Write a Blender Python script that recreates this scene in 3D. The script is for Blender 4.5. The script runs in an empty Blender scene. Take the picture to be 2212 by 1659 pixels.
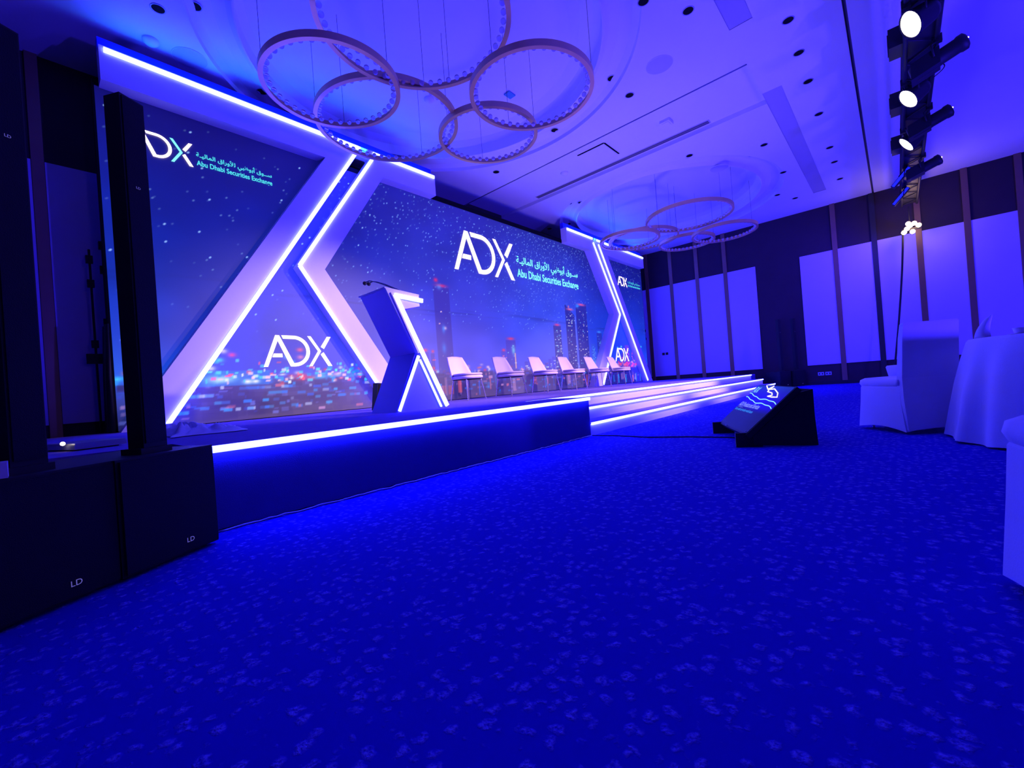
import bpy, math, random
import numpy as np
from mathutils import Vector, Matrix, noise as mnoise

SC = bpy.context.scene
COL = SC.collection
PI = math.pi
random.seed(7)
rng = np.random.default_rng(7)

# ------------------------------------------------------------------ camera
cam_d = bpy.data.cameras.new('camera')
cam_d.sensor_width = 36.0
cam_d.lens = 933.0 / 2212.0 * 36.0
cam_d.clip_start = 0.05
cam_d.clip_end = 60
cam = bpy.data.objects.new('camera', cam_d)
COL.objects.link(cam)
RC = ((0.66571742, -0.04669601, 0.74474143), (-0.74246786, 0.05829579, 0.6673403), (-0.07457742, -0.99720664, 0.00413824))
cam.matrix_world = Matrix([[r[0], -r[1], -r[2], 0] for r in RC] + [[0, 0, 0, 1]])
cam.location = (0, 0, 0.65)
SC.camera = cam
SC.view_settings.view_transform = 'Standard'
SC.view_settings.look = 'None'
SC.view_settings.gamma = 1
SC.view_settings.use_curve_mapping = False
SC.view_settings.exposure = 0.0
SC.cycles.max_bounces = 6
SC.cycles.diffuse_bounces = 4
SC.cycles.sample_clamp_indirect = 8

# ------------------------------------------------------------------ world, lamps and added washes
w = bpy.data.worlds.new('world')
SC.world = w
w.use_nodes = True
w.node_tree.nodes['Background'].inputs[0].default_value = (0.05, 0.03, 1, 1)
w.node_tree.nodes['Background'].inputs[1].default_value = 0.01

BLUE = (0.036, 0.016, 1.0)
WARM = (1.0, 0.66, 0.86)


def light(name, kind, loc, col, energy, aim=None, size=0.1, angle=60, blend=0.6):
    d = bpy.data.lights.new(name, kind)
    d.color = col
    d.energy = energy
    if kind == 'AREA':
        d.size = size
    else:
        d.shadow_soft_size = size
    if kind == 'SPOT':
        d.spot_size = math.radians(angle)
        d.spot_blend = blend
    o = bpy.data.objects.new(name, d)
    COL.objects.link(o)
    o.location = loc
    if aim is not None:
        o.rotation_euler = (Vector(aim) - Vector(loc)).to_track_quat('-Z', 'Y').to_euler()
    return o


# truss lamps (white front light over the stage)
PARX = (4.7, 6.65, 8.48, 10.23)
AIMS = ((2.9, 5.8, 1.5), (3.9, 5.6, 1.0), (6.6, 4.6, 0.5), (9.6, 4.8, 0.5))
for i, (x, a) in enumerate(zip(PARX, AIMS)):
    light('spot_lamp', 'SPOT', (x, -0.12, 4.17), WARM, (520, 1700, 1700, 2000)[i], a, 0.1, (34, 38, 44, 46)[i], 0.7)
# blue washes: two truss heads, the others unseen fill lamps added for the room
light('truss_and_fill_wash', 'SPOT', (12.15, -0.1, 4.15), BLUE, 700, (12.5, 4.5, 0.3), 0.12, 100, 0.8)
light('truss_and_fill_wash', 'SPOT', (13.56, -0.1, 4.15), BLUE, 650, (15.7, 3.4, 2.0), 0.12, 120, 0.8)
light('truss_and_fill_wash', 'SPOT', (7.5, -5.5, 0.6), BLUE, 2600, (9.5, 3.0, 5.2), 0.25, 100, 0.8)
light('truss_and_fill_wash', 'SPOT', (4.6, -4.5, 0.6), BLUE, 2300, (5.0, 3.5, 5.2), 0.1, 78, 0.25)
light('truss_and_fill_wash', 'SPOT', (10.5, -5.5, 0.9), BLUE, 1700, (15.7, 0.6, 2.4), 0.25, 110, 0.8)
light('truss_and_fill_wash', 'SPOT', (5.6, -0.6, 4.1), BLUE, 120, (3.6, 1.6, 0.0), 0.2, 120, 1.0)  # added fill for the floor, no fitting hangs here
light('truss_and_fill_wash', 'SPOT', (0.8, -4.5, 1.2), (0.22, 0.12, 1.0), 130, (0.0, 7.7, 2.0), 0.2, 40, 0.9)  # added weak fill to lift the back wall panel
light('cluster_light', 'POINT', (14.9, -.42, 3.95), (1.0, 0.55, 0.35), 14, None, 0.1)
light('truss_and_fill_wash', 'SPOT', (7.6, 3.9, 0.75), (0.35, 0.22, 1.0), 320, (8.4, 4.2, 5.2), 0.25, 120, 1.0)


# ------------------------------------------------------------------ materials
def mat(name, col, rough=0.6, metal=0.0, emit=None, es=1.0, spec=0.5, var=0.0, vscale=8.0, bump=0.0, bscale=60.0, vcol=None, trans=0.0, sheen=0.0):
    m = bpy.data.materials.new(name)
    m.use_nodes = True
    nt = m.node_tree
    b = nt.nodes['Principled BSDF']
    b.inputs['Base Color'].default_value = (*col, 1)
    b.inputs['Roughness'].default_value = rough
    b.inputs['Metallic'].default_value = metal
    b.inputs['Specular IOR Level'].default_value = spec
    b.inputs['Transmission Weight'].default_value = trans
    b.inputs['Sheen Weight'].default_value = sheen
    if emit is not None:
        b.inputs['Emission Color'].default_value = (*emit, 1)
        b.inputs['Emission Strength'].default_value = es
    if var > 0 or bump > 0:
        tc = nt.nodes.new('ShaderNodeTexCoord')
    if var > 0:
        n = nt.nodes.new('ShaderNodeTexNoise')
        n.inputs['Scale'].default_value = vscale
        n.inputs['Detail'].default_value = 5
        nt.links.new(tc.outputs['Object'], n.inputs['Vector'])
        r = nt.nodes.new('ShaderNodeMix')
        r.data_type = 'RGBA'
        c2 = vcol if vcol else tuple(c * (1 - var) for c in col)
        r.inputs[6].default_value = (*col, 1)
        r.inputs[7].default_value = (*c2, 1)
        nt.links.new(n.outputs['Fac'], r.inputs[0])
        nt.links.new(r.outputs[2], b.inputs['Base Color'])
    if bump > 0:
        n2 = nt.nodes.new('ShaderNodeTexNoise')
        n2.inputs['Scale'].default_value = bscale
        n2.inputs['Detail'].default_value = 4
        nt.links.new(tc.outputs['Object'], n2.inputs['Vector'])
        bp = nt.nodes.new('ShaderNodeBump')
        bp.inputs['Strength'].default_value = bump
        bp.inputs['Distance'].default_value = 0.01
        nt.links.new(n2.outputs['Fac'], bp.inputs['Height'])
        nt.links.new(bp.outputs['Normal'], b.inputs['Normal'])
    return m


M = dict(
    ceiling=mat('ceiling_paint', (0.74, 0.74, 0.76), 0.9, var=0.06, vscale=1.5, spec=0.1),
    panel=mat('fabric_wall_panel', (0.58, 0.50, 0.76), 0.85, var=0.06, vscale=2.0, bump=0.15, bscale=120, spec=0.1),
    clad=mat('dark_wall_cladding', (0.045, 0.030, 0.040), 0.65, var=0.3, vscale=3.0, spec=0.2),
    batten=mat('bronze_batten', (0.30, 0.17, 0.10), 0.45, 0.5, var=0.2, vscale=4.0),
    batten_dark=mat('black_batten', (0.02, 0.02, 0.02), 0.5),
    black=mat('black_plastic', (0.018, 0.018, 0.022), 0.55, var=0.2, vscale=20, spec=0.3),
    grille=mat('black_grille', (0.012, 0.012, 0.016), 0.7, bump=0.4, bscale=400, spec=0.2),
    dark=mat('dark_void', (0.006, 0.006, 0.008), 0.9, spec=0.1),
    white=mat('white_painted_board', (0.80, 0.78, 0.80), 0.55, var=0.03, vscale=3, spec=0.3),
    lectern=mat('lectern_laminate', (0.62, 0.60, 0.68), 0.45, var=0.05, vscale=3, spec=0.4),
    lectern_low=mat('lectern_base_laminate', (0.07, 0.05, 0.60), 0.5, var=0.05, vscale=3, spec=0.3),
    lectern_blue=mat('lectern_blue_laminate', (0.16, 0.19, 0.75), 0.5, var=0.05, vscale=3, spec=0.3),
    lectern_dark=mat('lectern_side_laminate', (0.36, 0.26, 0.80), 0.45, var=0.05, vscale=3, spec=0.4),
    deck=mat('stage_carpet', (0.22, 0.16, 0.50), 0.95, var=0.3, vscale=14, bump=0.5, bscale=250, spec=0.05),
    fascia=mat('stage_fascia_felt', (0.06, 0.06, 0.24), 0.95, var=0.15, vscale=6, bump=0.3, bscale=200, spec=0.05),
    gold=mat('brushed_gold_metal', (0.80, 0.50, 0.24), 0.42, 0.6, var=0.15, vscale=6),
    chrome=mat('chair_leg_metal', (0.75, 0.66, 0.62), 0.25, 0.9, var=0.05, vscale=9),
    leather=mat('cream_upholstery', (0.78, 0.66, 0.66), 0.55, var=0.06, vscale=5, spec=0.35),
    cloth=mat('white_table_linen', (0.72, 0.72, 0.78), 0.9, var=0.05, vscale=6, bump=0.15, bscale=160, spec=0.05, sheen=0.2),
    strip=mat('led_strip', (1, 1, 1), 0.5, emit=(1.05, 1.2, 60.0), es=1.0),
    strip_top=mat('led_strip_high', (1, 1, 1), 0.5, emit=(1.05, 1.3, 45.0), es=1.0),
    lens=mat('lamp_lens_white', (1, 1, 1), 0.3, emit=(1.0, 0.86, 0.72), es=6.0),
    lens_blue=mat('lamp_lens_blue', (0.1, 0.1, 1), 0.3, emit=(0.005, 0.01, 1.0), es=2.0),
    glow=mat('small_lamp_glow', (1, 1, 1), 0.3, emit=(1.0, 0.72, 0.42), es=8.0),
    grey=mat('grey_metal', (0.42, 0.42, 0.48), 0.35, 0.6, var=0.1, vscale=8),
    pale=mat('pale_card', (0.55, 0.38, 0.36), 0.7, var=0.1, vscale=8),
    mark=mat('printed_self_lit_mark', (0.55, 0.52, 0.6), 0.6, emit=(0.10, 0.09, 0.16), es=1.0),  # grey print with a slight glow added
    logo=mat('screen_logo_white', (0, 0, 0), 0.6, emit=(2.2, 1.8, 2.0), es=1.0),
    teal=mat('screen_lettering_teal', (0, 0, 0), 0.6, emit=(0.10, 0.85, 0.95), es=1.0),
    tealw=mat('screen_lettering_pale_teal', (0, 0, 0), 0.6, emit=(0.28, 1.2, 1.2), es=1.0),
    tv_text=mat('monitor_lettering', (0, 0, 0), 0.6, emit=(0.25, 0.32, 0.9), es=1.0),
    tv_blue=mat('monitor_lettering_light_blue', (0, 0, 0), 0.6, emit=(0.03, 0.28, 0.85), es=1.0),
    tv_line=mat('monitor_wave_line', (0, 0, 0), 0.6, emit=(0.35, 0.95, 1.3), es=1.0),
    sticker=mat('teal_sticker', (0.05, 0.35, 0.5), 0.6, var=0.3, vscale=40),
    groove=mat('shadow_gap', (0.10, 0.09, 0.11), 0.9),
    cove=mat('cove_shade_vent_grey', (0.42, 0.40, 0.42), 0.9, var=0.05, vscale=3),
    header=mat('header_board_blue', (0.02, 0.02, 0.75), 0.8, var=0.05, vscale=4),
    uplight=mat('led_uplight_bar', (1, 1, 1), 0.5, emit=(0.15, 3.4, 15.0), es=1.0),
    disc=mat('ceiling_speaker_grille', (0.50, 0.50, 0.56), 0.9, var=0.05, vscale=30),
)
# crystal: cheap bright glass
cr = bpy.data.materials.new('crystal_glass')
cr.use_nodes = True
nt = cr.node_tree
b = nt.nodes['Principled BSDF']
b.inputs['Base Color'].default_value = (0.85, 0.80, 0.95, 1)
b.inputs['Roughness'].default_value = 0.08
b.inputs['Transmission Weight'].default_value = 0.75
b.inputs['IOR'].default_value = 1.35
M['crystal'] = cr

# carpet: flower-like blobs
ca = bpy.data.materials.new('patterned_carpet')
ca.use_nodes = True
nt = ca.node_tree
b = nt.nodes['Principled BSDF']
tc = nt.nodes.new('ShaderNodeTexCoord')
nz = nt.nodes.new('ShaderNodeTexNoise'); nz.inputs['Scale'].default_value = 34; nz.inputs['Detail'].default_value = 4
nt.links.new(tc.outputs['Object'], nz.inputs['Vector'])
mx = nt.nodes.new('ShaderNodeMix'); mx.data_type = 'VECTOR'; mx.inputs[0].default_value = 0.045
nt.links.new(tc.outputs['Object'], mx.inputs[4]); nt.links.new(nz.outputs['Color'], mx.inputs[5])
vo = nt.nodes.new('ShaderNodeTexVoronoi'); vo.inputs['Scale'].default_value = 26; vo.inputs['Randomness'].default_value = 0.62
nt.links.new(mx.outputs[1], vo.inputs['Vector'])
r1 = nt.nodes.new('ShaderNodeValToRGB')
r1.color_ramp.elements[0].position = 0.18; r1.color_ramp.elements[0].color = (1, 1, 1, 1)
r1.color_ramp.elements[1].position = 0.42; r1.color_ramp.elements[1].color = (0, 0, 0, 1)
nt.links.new(vo.outputs['Distance'], r1.inputs[0])
nf = nt.nodes.new('ShaderNodeTexNoise'); nf.inputs['Scale'].default_value = 110; nf.inputs['Detail'].default_value = 3
nt.links.new(tc.outputs['Object'], nf.inputs['Vector'])
rf = nt.nodes.new('ShaderNodeValToRGB'); rf.color_ramp.elements[0].position = 0.30; rf.color_ramp.elements[1].position = 0.60
nt.links.new(nf.outputs['Fac'], rf.inputs[0])
ml = nt.nodes.new('ShaderNodeMath'); ml.operation = 'MULTIPLY'
nt.links.new(r1.outputs[0], ml.inputs[0]); nt.links.new(rf.outputs[0], ml.inputs[1])
mc = nt.nodes.new('ShaderNodeMix'); mc.data_type = 'RGBA'
mc.inputs[6].default_value = (0.018, 0.014, 0.38, 1); mc.inputs[7].default_value = (0.20, 0.17, 0.66, 1)
nt.links.new(ml.outputs[0], mc.inputs[0]); nt.links.new(mc.outputs[2], b.inputs['Base Color'])
b.inputs['Roughness'].default_value = 0.95; b.inputs['Specular IOR Level'].default_value = 0.05
bp = nt.nodes.new('ShaderNodeBump'); bp.inputs['Strength'].default_value = 0.5; bp.inputs['Distance'].default_value = 0.006
nt.links.new(ml.outputs[0], bp.inputs['Height']); nt.links.new(bp.outputs['Normal'], b.inputs['Normal'])
M['carpet'] = ca

# screens read their picture from a colour attribute painted below
def screen_mat(name, base):
    m = bpy.data.materials.new(name)
    m.use_nodes = True
    nt = m.node_tree
    b = nt.nodes['Principled BSDF']
    b.inputs['Base Color'].default_value = (*base, 1)
    b.inputs['Roughness'].default_value = 0.6
    at = nt.nodes.new('ShaderNodeAttribute'); at.attribute_name = 'picture'
    nt.links.new(at.outputs['Color'], b.inputs['Emission Color'])
    b.inputs['Emission Strength'].default_value = 1.0
    m.cycles.emission_sampling = 'NONE'
    return m
M['screen'] = screen_mat('led_screen_picture', (0.07, 0.065, 0.07))
M['tv'] = screen_mat('monitor_picture', (0.004, 0.004, 0.005))
M['tv'].node_tree.nodes['Principled BSDF'].inputs['Specular IOR Level'].default_value = 0.12
for k in ('logo', 'teal', 'tealw', 'tv_text', 'tv_blue', 'tv_line', 'mark'):
    M[k].cycles.emission_sampling = 'NONE'


# ------------------------------------------------------------------ builders
class MB:
    def __init__(s):
        s.v, s.f, s.sm = [], [], []

    def add(s, vs, fs, smooth=False):
        n = len(s.v)
        s.v += [tuple(v) for v in vs]
        for f in fs:
            s.f.append(tuple(i + n for i in f))
            s.sm.append(smooth)
        return s

    def box(s, x0, x1, y0, y1, z0, z1):
        return s.add([(x0, y0, z0), (x1, y0, z0), (x1, y1, z0), (x0, y1, z0), (x0, y0, z1), (x1, y0, z1), (x1, y1, z1), (x0, y1, z1)],
                     [(3, 2, 1, 0), (4, 5, 6, 7), (0, 1, 5, 4), (1, 2, 6, 5), (2, 3, 7, 6), (3, 0, 4, 7)])

    def obox(s, c, ux, uy, uz, hx, hy, hz):
        c, ux, uy, uz = Vector(c), Vector(ux).normalized(), Vector(uy).normalized(), Vector(uz).normalized()
        vs = [c + ux * a * hx + uy * b_ * hy + uz * d * hz for d in (-1, 1) for a, b_ in ((-1, -1), (1, -1), (1, 1), (-1, 1))]
        return s.add(vs, [(3, 2, 1, 0), (4, 5, 6, 7), (0, 1, 5, 4), (1, 2, 6, 5), (2, 3, 7, 6), (3, 0, 4, 7)])

    def prism(s, poly, y0, y1):
        # polygon in x,z extruded along y
        n = len(poly)
        vs = [(p[0], y0, p[1]) for p in poly] + [(p[0], y1, p[1]) for p in poly]
        area = sum(poly[i][0] * poly[(i + 1) % n][1] - poly[(i + 1) % n][0] * poly[i][1] for i in range(n))
        fr = list(range(n)); bk = [i + n for i in fr][::-1]
        sides = [(i, i + n, (i + 1) % n + n, (i + 1) % n) for i in range(n)]
        if area < 0:
            fr, bk = fr[::-1], bk[::-1]
            sides = [q[::-1] for q in sides]
        return s.add(vs, [tuple(fr), tuple(bk)] + [q for q in sides])

    def loft(s, rings, cap=True, smooth=True, close=True):
        n = len(rings[0])
        vs = [v for r in rings for v in r]
        fs = []
        for k in range(len(rings) - 1):
            for i in range(n if close else n - 1):
                j = (i + 1) % n
                fs.append((k * n + i, k * n + j, (k + 1) * n + j, (k + 1) * n + i))
        s.add(vs, fs, smooth)
        if cap:
            m = len(s.v) - len(vs)
            s.f.append(tuple(m + i for i in range(n))[::-1]); s.sm.append(False)
            s.f.append(tuple(m + (len(rings) - 1) * n + i for i in range(n))); s.sm.append(False)
        return s

    def lathe(s, prof, c=(0, 0, 0), n=32, smooth=True, ax=None, wave=None):
        c = Vector(c)
        if ax is None:
            ex, ey, ez = Vector((1, 0, 0)), Vector((0, 1, 0)), Vector((0, 0, 1))
        else:
            ez = Vector(ax).normalized()
            ex = ez.orthogonal().normalized(); ey = ez.cross(ex)
        rings = []
        for r, z in prof:
            rings.append([c + ex * r * math.cos(2 * PI * i / n) + ey * r * math.sin(2 * PI * i / n) + ez * z for i in range(n)])
        return s.loft(rings, cap=False, smooth=smooth)

    def cyl(s, p, q, r, n=12, r2=None, smooth=True):
        p, q = Vector(p), Vector(q)
        L = (q - p).length
        r2 = r if r2 is None else r2
        return s.lathe([(0.0001, 0), (r, 0), (r, 0.0001), (r2, L), (r2, L + 0.0001), (0.0001, L + 0.0001)], p, n, smooth, q - p)

    def tube(s, pts, r, n=8, closed=False):
        pts = [Vector(p) for p in pts]
        rings = []
        prev = None
        for i, p in enumerate(pts):
            a = pts[i - 1] if (i > 0 or closed) else p
            b_ = pts[(i + 1) % len(pts)] if (i < len(pts) - 1 or closed) else p
            t = (b_ - a).normalized()
            u = (prev - t * prev.dot(t)).normalized() if prev is not None and (prev - t * prev.dot(t)).length > 1e-4 else t.orthogonal().normalized()
            prev = u
            v_ = t.cross(u)
            rings.append([p + u * r * math.cos(2 * PI * k / n) + v_ * r * math.sin(2 * PI * k / n) for k in range(n)])
        if closed:
            rings.append(rings[0])
        return s.loft(rings, cap=not closed)

    def sphere(s, c, r, nu=12, nv=8, sz=1.0):
        return s.lathe([(max(1e-4, r * math.sin(PI * k / nv)), -r * sz * math.cos(PI * k / nv)) for k in range(nv + 1)], c, nu)

    def build(s, name, m, parent=None, mesh_only=False):
        me = bpy.data.meshes.new(name)
        off = Vector((0, 0, 0))
        if parent is not None:
            off = parent['_o'] if '_o' in parent else (0, 0, 0)
            off = Vector(off)
        me.from_pydata([tuple(Vector(v) - off) for v in s.v], [], s.f)
        me.polygons.foreach_set('use_smooth', s.sm)
        me.materials.append(m)
        me.update()
        if mesh_only:
            return me
        return link(name, me, parent)


def link(name, me, parent=None):
    o = bpy.data.objects.new(name, me)
    COL.objects.link(o)
    if parent is not None:
        o.parent = parent
        if '_o' in parent:
            o['_o'] = tuple(parent['_o'])
    return o


def thing(name, label, cat, loc=(0, 0, 0), rz=0.0, group=None, kind=None):
    o = bpy.data.objects.new(name, None)
    COL.objects.link(o)
    o.empty_display_size = 0.1
    o.location = loc
    o.rotation_euler = (0, 0, rz)
    if label: o['label'] = label
    if cat: o['category'] = cat
    if group: o['group'] = group
    if kind: o['kind'] = kind
    return o


def wthing(name, label, cat, loc, group=None, kind=None):
    """thing whose parts are given in world coordinates"""
    o = thing(name, label, cat, loc, 0, group, kind)
    o['_o'] = tuple(loc)
    return o


def tag(o, label, cat, group=None):
    o['label'] = label; o['category'] = cat
    if group: o['group'] = group
    return o


def struct(name, mb, m, parent=None):
    o = mb.build(name, m, parent)
    if parent is None:
        o['kind'] = 'structure'
    return o


def kids(o):
    return [c for c in bpy.data.objects if c.parent == o]


def dup(o, loc, rz, label, group=None, mirror=False):
    r = o.copy(); COL.objects.link(r)
    r.location = loc; r.rotation_euler = (0, 0, rz)
    r['label'] = label
    if group: r['group'] = group
    for ch in kids(o):
        c = ch.copy(); COL.objects.link(c); c.parent = r
        for g in kids(ch):
            d = g.copy(); COL.objects.link(d); d.parent = c
    return r


def text_raw(body, bold=0.0):
    c = bpy.data.curves.new('lettering', 'FONT')
    c.body = body; c.offset = bold; c.resolution_u = 3
    o = bpy.data.objects.new('lettering', c)
    COL.objects.link(o)
    dg = bpy.context.evaluated_depsgraph_get()
    me = bpy.data.meshes.new_from_object(o.evaluated_get(dg))
    vs = np.array([v.co[:] for v in me.vertices])[:, :2]
    fs = [tuple(p.vertices) for p in me.polygons]
    COL.objects.unlink(o); bpy.data.objects.remove(o); bpy.data.curves.remove(c); bpy.data.meshes.remove(me)
    lo, hi = vs.min(0), vs.max(0)
    return (vs - lo) / (hi - lo), fs


def add_text(mb, body, org, U, V, wd, ht, bold=0.0):
    """flat lettering filling the box org + U*wd, V*ht"""
    vs, fs = text_raw(body, bold)
    org, U, V = Vector(org), Vector(U).normalized(), Vector(V).normalized()
    mb.add([org + U * (wd * a) + V * (ht * c) for a, c in vs], fs)
    return mb


# ------------------------------------------------------------------ setting: floor, ceiling, walls
ZC = 5.2
XR, YB, XL, YF = 15.7, 7.77, -4.2, -8.0
fl = MB().add([(XL, YF, 0), (XR, YF, 0), (XR, YB, 0), (XL, YB, 0)], [(0, 1, 2, 3)])
struct('floor', fl, M['carpet'])

cb = MB()


def hq(x0, x1, y0, y1, z=ZC):
    cb.add([(x0, y0, z), (x0, y1, z), (x1, y1, z), (x1, y0, z)], [(0, 1, 2, 3)])


def vq(a, b_, z0, z1):
    cb.add([(*a, z0), (*b_, z0), (*b_, z1), (*a, z1)], [(0, 1, 2, 3)])


def domed(x0, x1, y0, y1, c, prof):
    angs = sorted([2 * PI * i / 120 for i in range(120)] + [math.atan2(y - c[1], x - c[0]) % (2 * PI) for x in (x0, x1) for y in (y0, y1)])
    out, rings = [], [[] for _ in prof]
    for a in angs:
        dx, dy = math.cos(a), math.sin(a)
        t = min([((x1 if dx > 0 else x0) - c[0]) / dx if abs(dx) > 1e-9 else 1e9, ((y1 if dy > 0 else y0) - c[1]) / dy if abs(dy) > 1e-9 else 1e9])
        out.append((c[0] + dx * t, c[1] + dy * t, ZC))
        for k, (r, z) in enumerate(prof):
            rings[k].append((c[0] + dx * r, c[1] + dy * r, z))
    cb.loft([out, rings[0]], cap=False, smooth=False)
    for k in range(len(prof) - 1):
        cb.loft([rings[k], rings[k + 1]], cap=False, smooth=True)
    cb.add(rings[-1], [tuple(range(len(angs)))])


PROF = [(2.86, ZC), (2.85, ZC + 0.06), (2.76, ZC + 0.10), (2.60, ZC + 0.11), (2.46, ZC + 0.08), (2.395, ZC + 0.02), (2.375, ZC + 0.02), (2.37, ZC + 0.20), (2.28, ZC + 0.29), (2.10, ZC + 0.34), (1.2, ZC + 0.36)]
DOMES = ((4.02, 4.68), (11.97, 4.62))


def ceil_z(x, y):
    for c in DOMES:
        d = math.hypot(x - c[0], y - c[1])
        if d < 2.86:
            return float(np.interp(d, [p[0] for p in PROF][::-1], [p[1] for p in PROF][::-1]))
    return ZC + 0.08 if 7.42 < x < 8.75 and y > 1.43 else ZC
YS = 1.43
domed(XL, 7.38, YS, YB, (4.02, 4.68), PROF)
domed(8.75, XR, YS, YB, (11.97, 4.62), PROF)
hq(7.42, 8.75, YS, YB, ZC + 0.08)
vq((7.42, YS), (7.42, YB), ZC, ZC + 0.08)
vq((8.75, YB), (8.75, YS), ZC, ZC + 0.08)
vq((8.75, YS), (7.42, YS), ZC, ZC + 0.08)
hq(XL, 3.0, 1.15, YS); hq(6.5, 8.38, 1.15, YS); hq(14.25, XR, 1.15, YS)
hq(XL, XR, 0.27, 1.15); hq(XL, XR, YF, 0.23)
cl = struct('ceiling', cb, M['ceiling'])
cv = MB()
for x0, x1 in ((3.0, 6.5), (8.38, 14.25)):
    cv.box(x0, x1, 1.15, YS, ZC + 0.006, ZC + 0.02)
cv.build('cove_recess', M['cove'], cl)  # shade of the recess put into a darker grey on a near-flush band
gv = MB().box(7.38, 7.42, YS, YB, ZC + 0.04, ZC + 0.05).box(XL, XR, 0.23, 0.27, ZC + 0.03, ZC + 0.04)
gv.build('shadow_gap', M['groove'], cl)
MB().box(XL, XR, YF, YB, ZC + 0.7, ZC + 0.75).build('ceiling_void', M['dark'], cl)

# right wall with raised white panels and battens
wr = struct('wall_right', MB().box(XR, XR + 0.15, YF, YB, 0, ZC + 0.6), M['clad'])
seams = [-7.75, -6.85, -5.95, -5.05, -4.15, -3.25, -2.35, -1.47, -0.59, 0.30, 1.17, 2.04]
seams2 = [3.24, 4.13, 5.04, 5.95, 6.86, 7.6]
for ss in (seams, seams2):
    for i in range(len(ss) - 1):
        a = ss[i] + (0.06 if i > 0 or ss is seams2 and False else 0.0)
        b_ = ss[i + 1] - (0.06 if i < len(ss) - 2 else 0.0)
        MB().box(XR - 0.025, XR, a, b_, 0.59, 3.88).build('wall_panel', M['panel'], wr)
for ss in (seams[1:-1], seams2[1:-1]):
    for y in ss:
        MB().box(XR - 0.04, XR, y - 0.06, y + 0.06, 0.04, ZC).build('batten', M['batten_dark'] if abs(y - 0.30) < .01 else M['batten'], wr)
# back wall
wb = struct('wall_back', MB().box(XL, XR, YB, YB + 0.15, 0, ZC + 0.6), M['clad'])
for i in range(-4, 2):
    x = 0.20 + 0.9 * i
    MB().box(x - 0.055, x + 0.055, YB - 0.04, YB, 0.04, ZC).build('batten', M['batten'], wb)
    MB().box(x + 0.06, x + 0.84, YB - 0.025, YB, 0.59, 3.86).build('wall_panel', M['panel'], wb)
struct('wall_left', MB().box(XL - 0.15, XL, YF, YB, 0, ZC + 0.6), M['clad'])
struct('wall_front', MB().box(XL, XR, YF - 0.15, YF, 0, ZC + 0.6), M['clad'])
for n_, bx in (('baseboard_right', (XR - 0.05, XR - 0.026, YF, YB)), ('baseboard_back', (XL, XR, YB - 0.05, YB - 0.026))):
    struct(n_, MB().box(bx[0], bx[1], bx[2], bx[3], 0, 0.10), M['black'])

# ------------------------------------------------------------------ stage
DZ = 0.452
st = wthing('stage', 'long low stage with blue carpeted deck, dark fascia and three lit steps', 'stage', (7.5, 5.0, 0))
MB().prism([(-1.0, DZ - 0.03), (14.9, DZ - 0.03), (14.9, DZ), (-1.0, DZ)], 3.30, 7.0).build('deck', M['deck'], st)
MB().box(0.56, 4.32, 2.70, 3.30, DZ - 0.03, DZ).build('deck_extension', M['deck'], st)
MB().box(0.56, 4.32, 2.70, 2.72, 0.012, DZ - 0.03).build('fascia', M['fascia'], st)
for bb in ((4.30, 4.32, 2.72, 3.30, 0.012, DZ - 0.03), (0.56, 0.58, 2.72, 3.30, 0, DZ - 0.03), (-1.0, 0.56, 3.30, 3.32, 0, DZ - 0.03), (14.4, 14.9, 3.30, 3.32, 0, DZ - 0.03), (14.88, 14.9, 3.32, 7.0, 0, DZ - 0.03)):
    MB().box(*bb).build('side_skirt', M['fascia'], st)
MB().box(4.32, 14.4, 2.70, 3.02, 0.137, 0.152).build('tread', M['deck'], st)
MB().box(4.32, 14.4, 3.00, 3.32, 0.287, 0.302).build('tread', M['deck'], st)
MB().box(4.32, 14.4, 2.705, 2.72, 0, 0.137).build('riser', M['white'], st)
MB().box(4.32, 14.4, 3.005, 3.02, 0.152, 0.287).build('riser', M['white'], st)
MB().box(4.32, 14.4, 3.305, 3.32, 0.302, DZ - 0.03).build('riser', M['white'], st)
SW = 0.027
MB().box(0.56, 4.31, 2.668, 2.70, DZ - SW - 0.008, DZ + 0.0).build('led_strip', M['strip'], st)
MB().box(4.34, 14.4, 2.68, 2.705, 0.152 - SW, 0.153).build('led_strip', M['strip'], st)
MB().box(4.34, 14.4, 2.98, 3.005, 0.302 - SW, 0.303).build('led_strip', M['strip'], st)
MB().box(3.9, 14.4, 3.28, 3.305, DZ - SW - .002, DZ).build('led_strip', M['strip'], st)
# puckered tape along the foot of the fascia
tp = MB()
pts = []
for i in range(90):
    x = 0.62 + i * 0.0412
    pts.append((x, 2.69 - 0.012 * random.random(), 0.004 + 0.008 * random.random()))
tp.tube(pts, 0.006, 5)
tp.build('edge_tape', M['grey'], st)

# ------------------------------------------------------------------ LED wall
X0, X1, Z0, Z1, YS_ = 0.66, 14.84, DZ + 0.01, 4.47, 6.70
lw = wthing('led_video_wall', 'huge LED video wall showing a night city skyline and white logos', 'video wall', (7.7, 6.75, DZ))
RES = 0.02
nx, nz_ = int((X1 - X0) / RES) + 1, int((Z1 - Z0) / RES) + 1
xs = np.linspace(X0, X1, nx); zs = np.linspace(Z0, Z1, nz_)
GX, GZ = np.meshgrid(xs, zs)


def lin(c):
    c = np.array(c, float) / 255.0
    return np.where(c <= 0.04045, c / 12.92, ((c + 0.055) / 1.055) ** 2.4)


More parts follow.
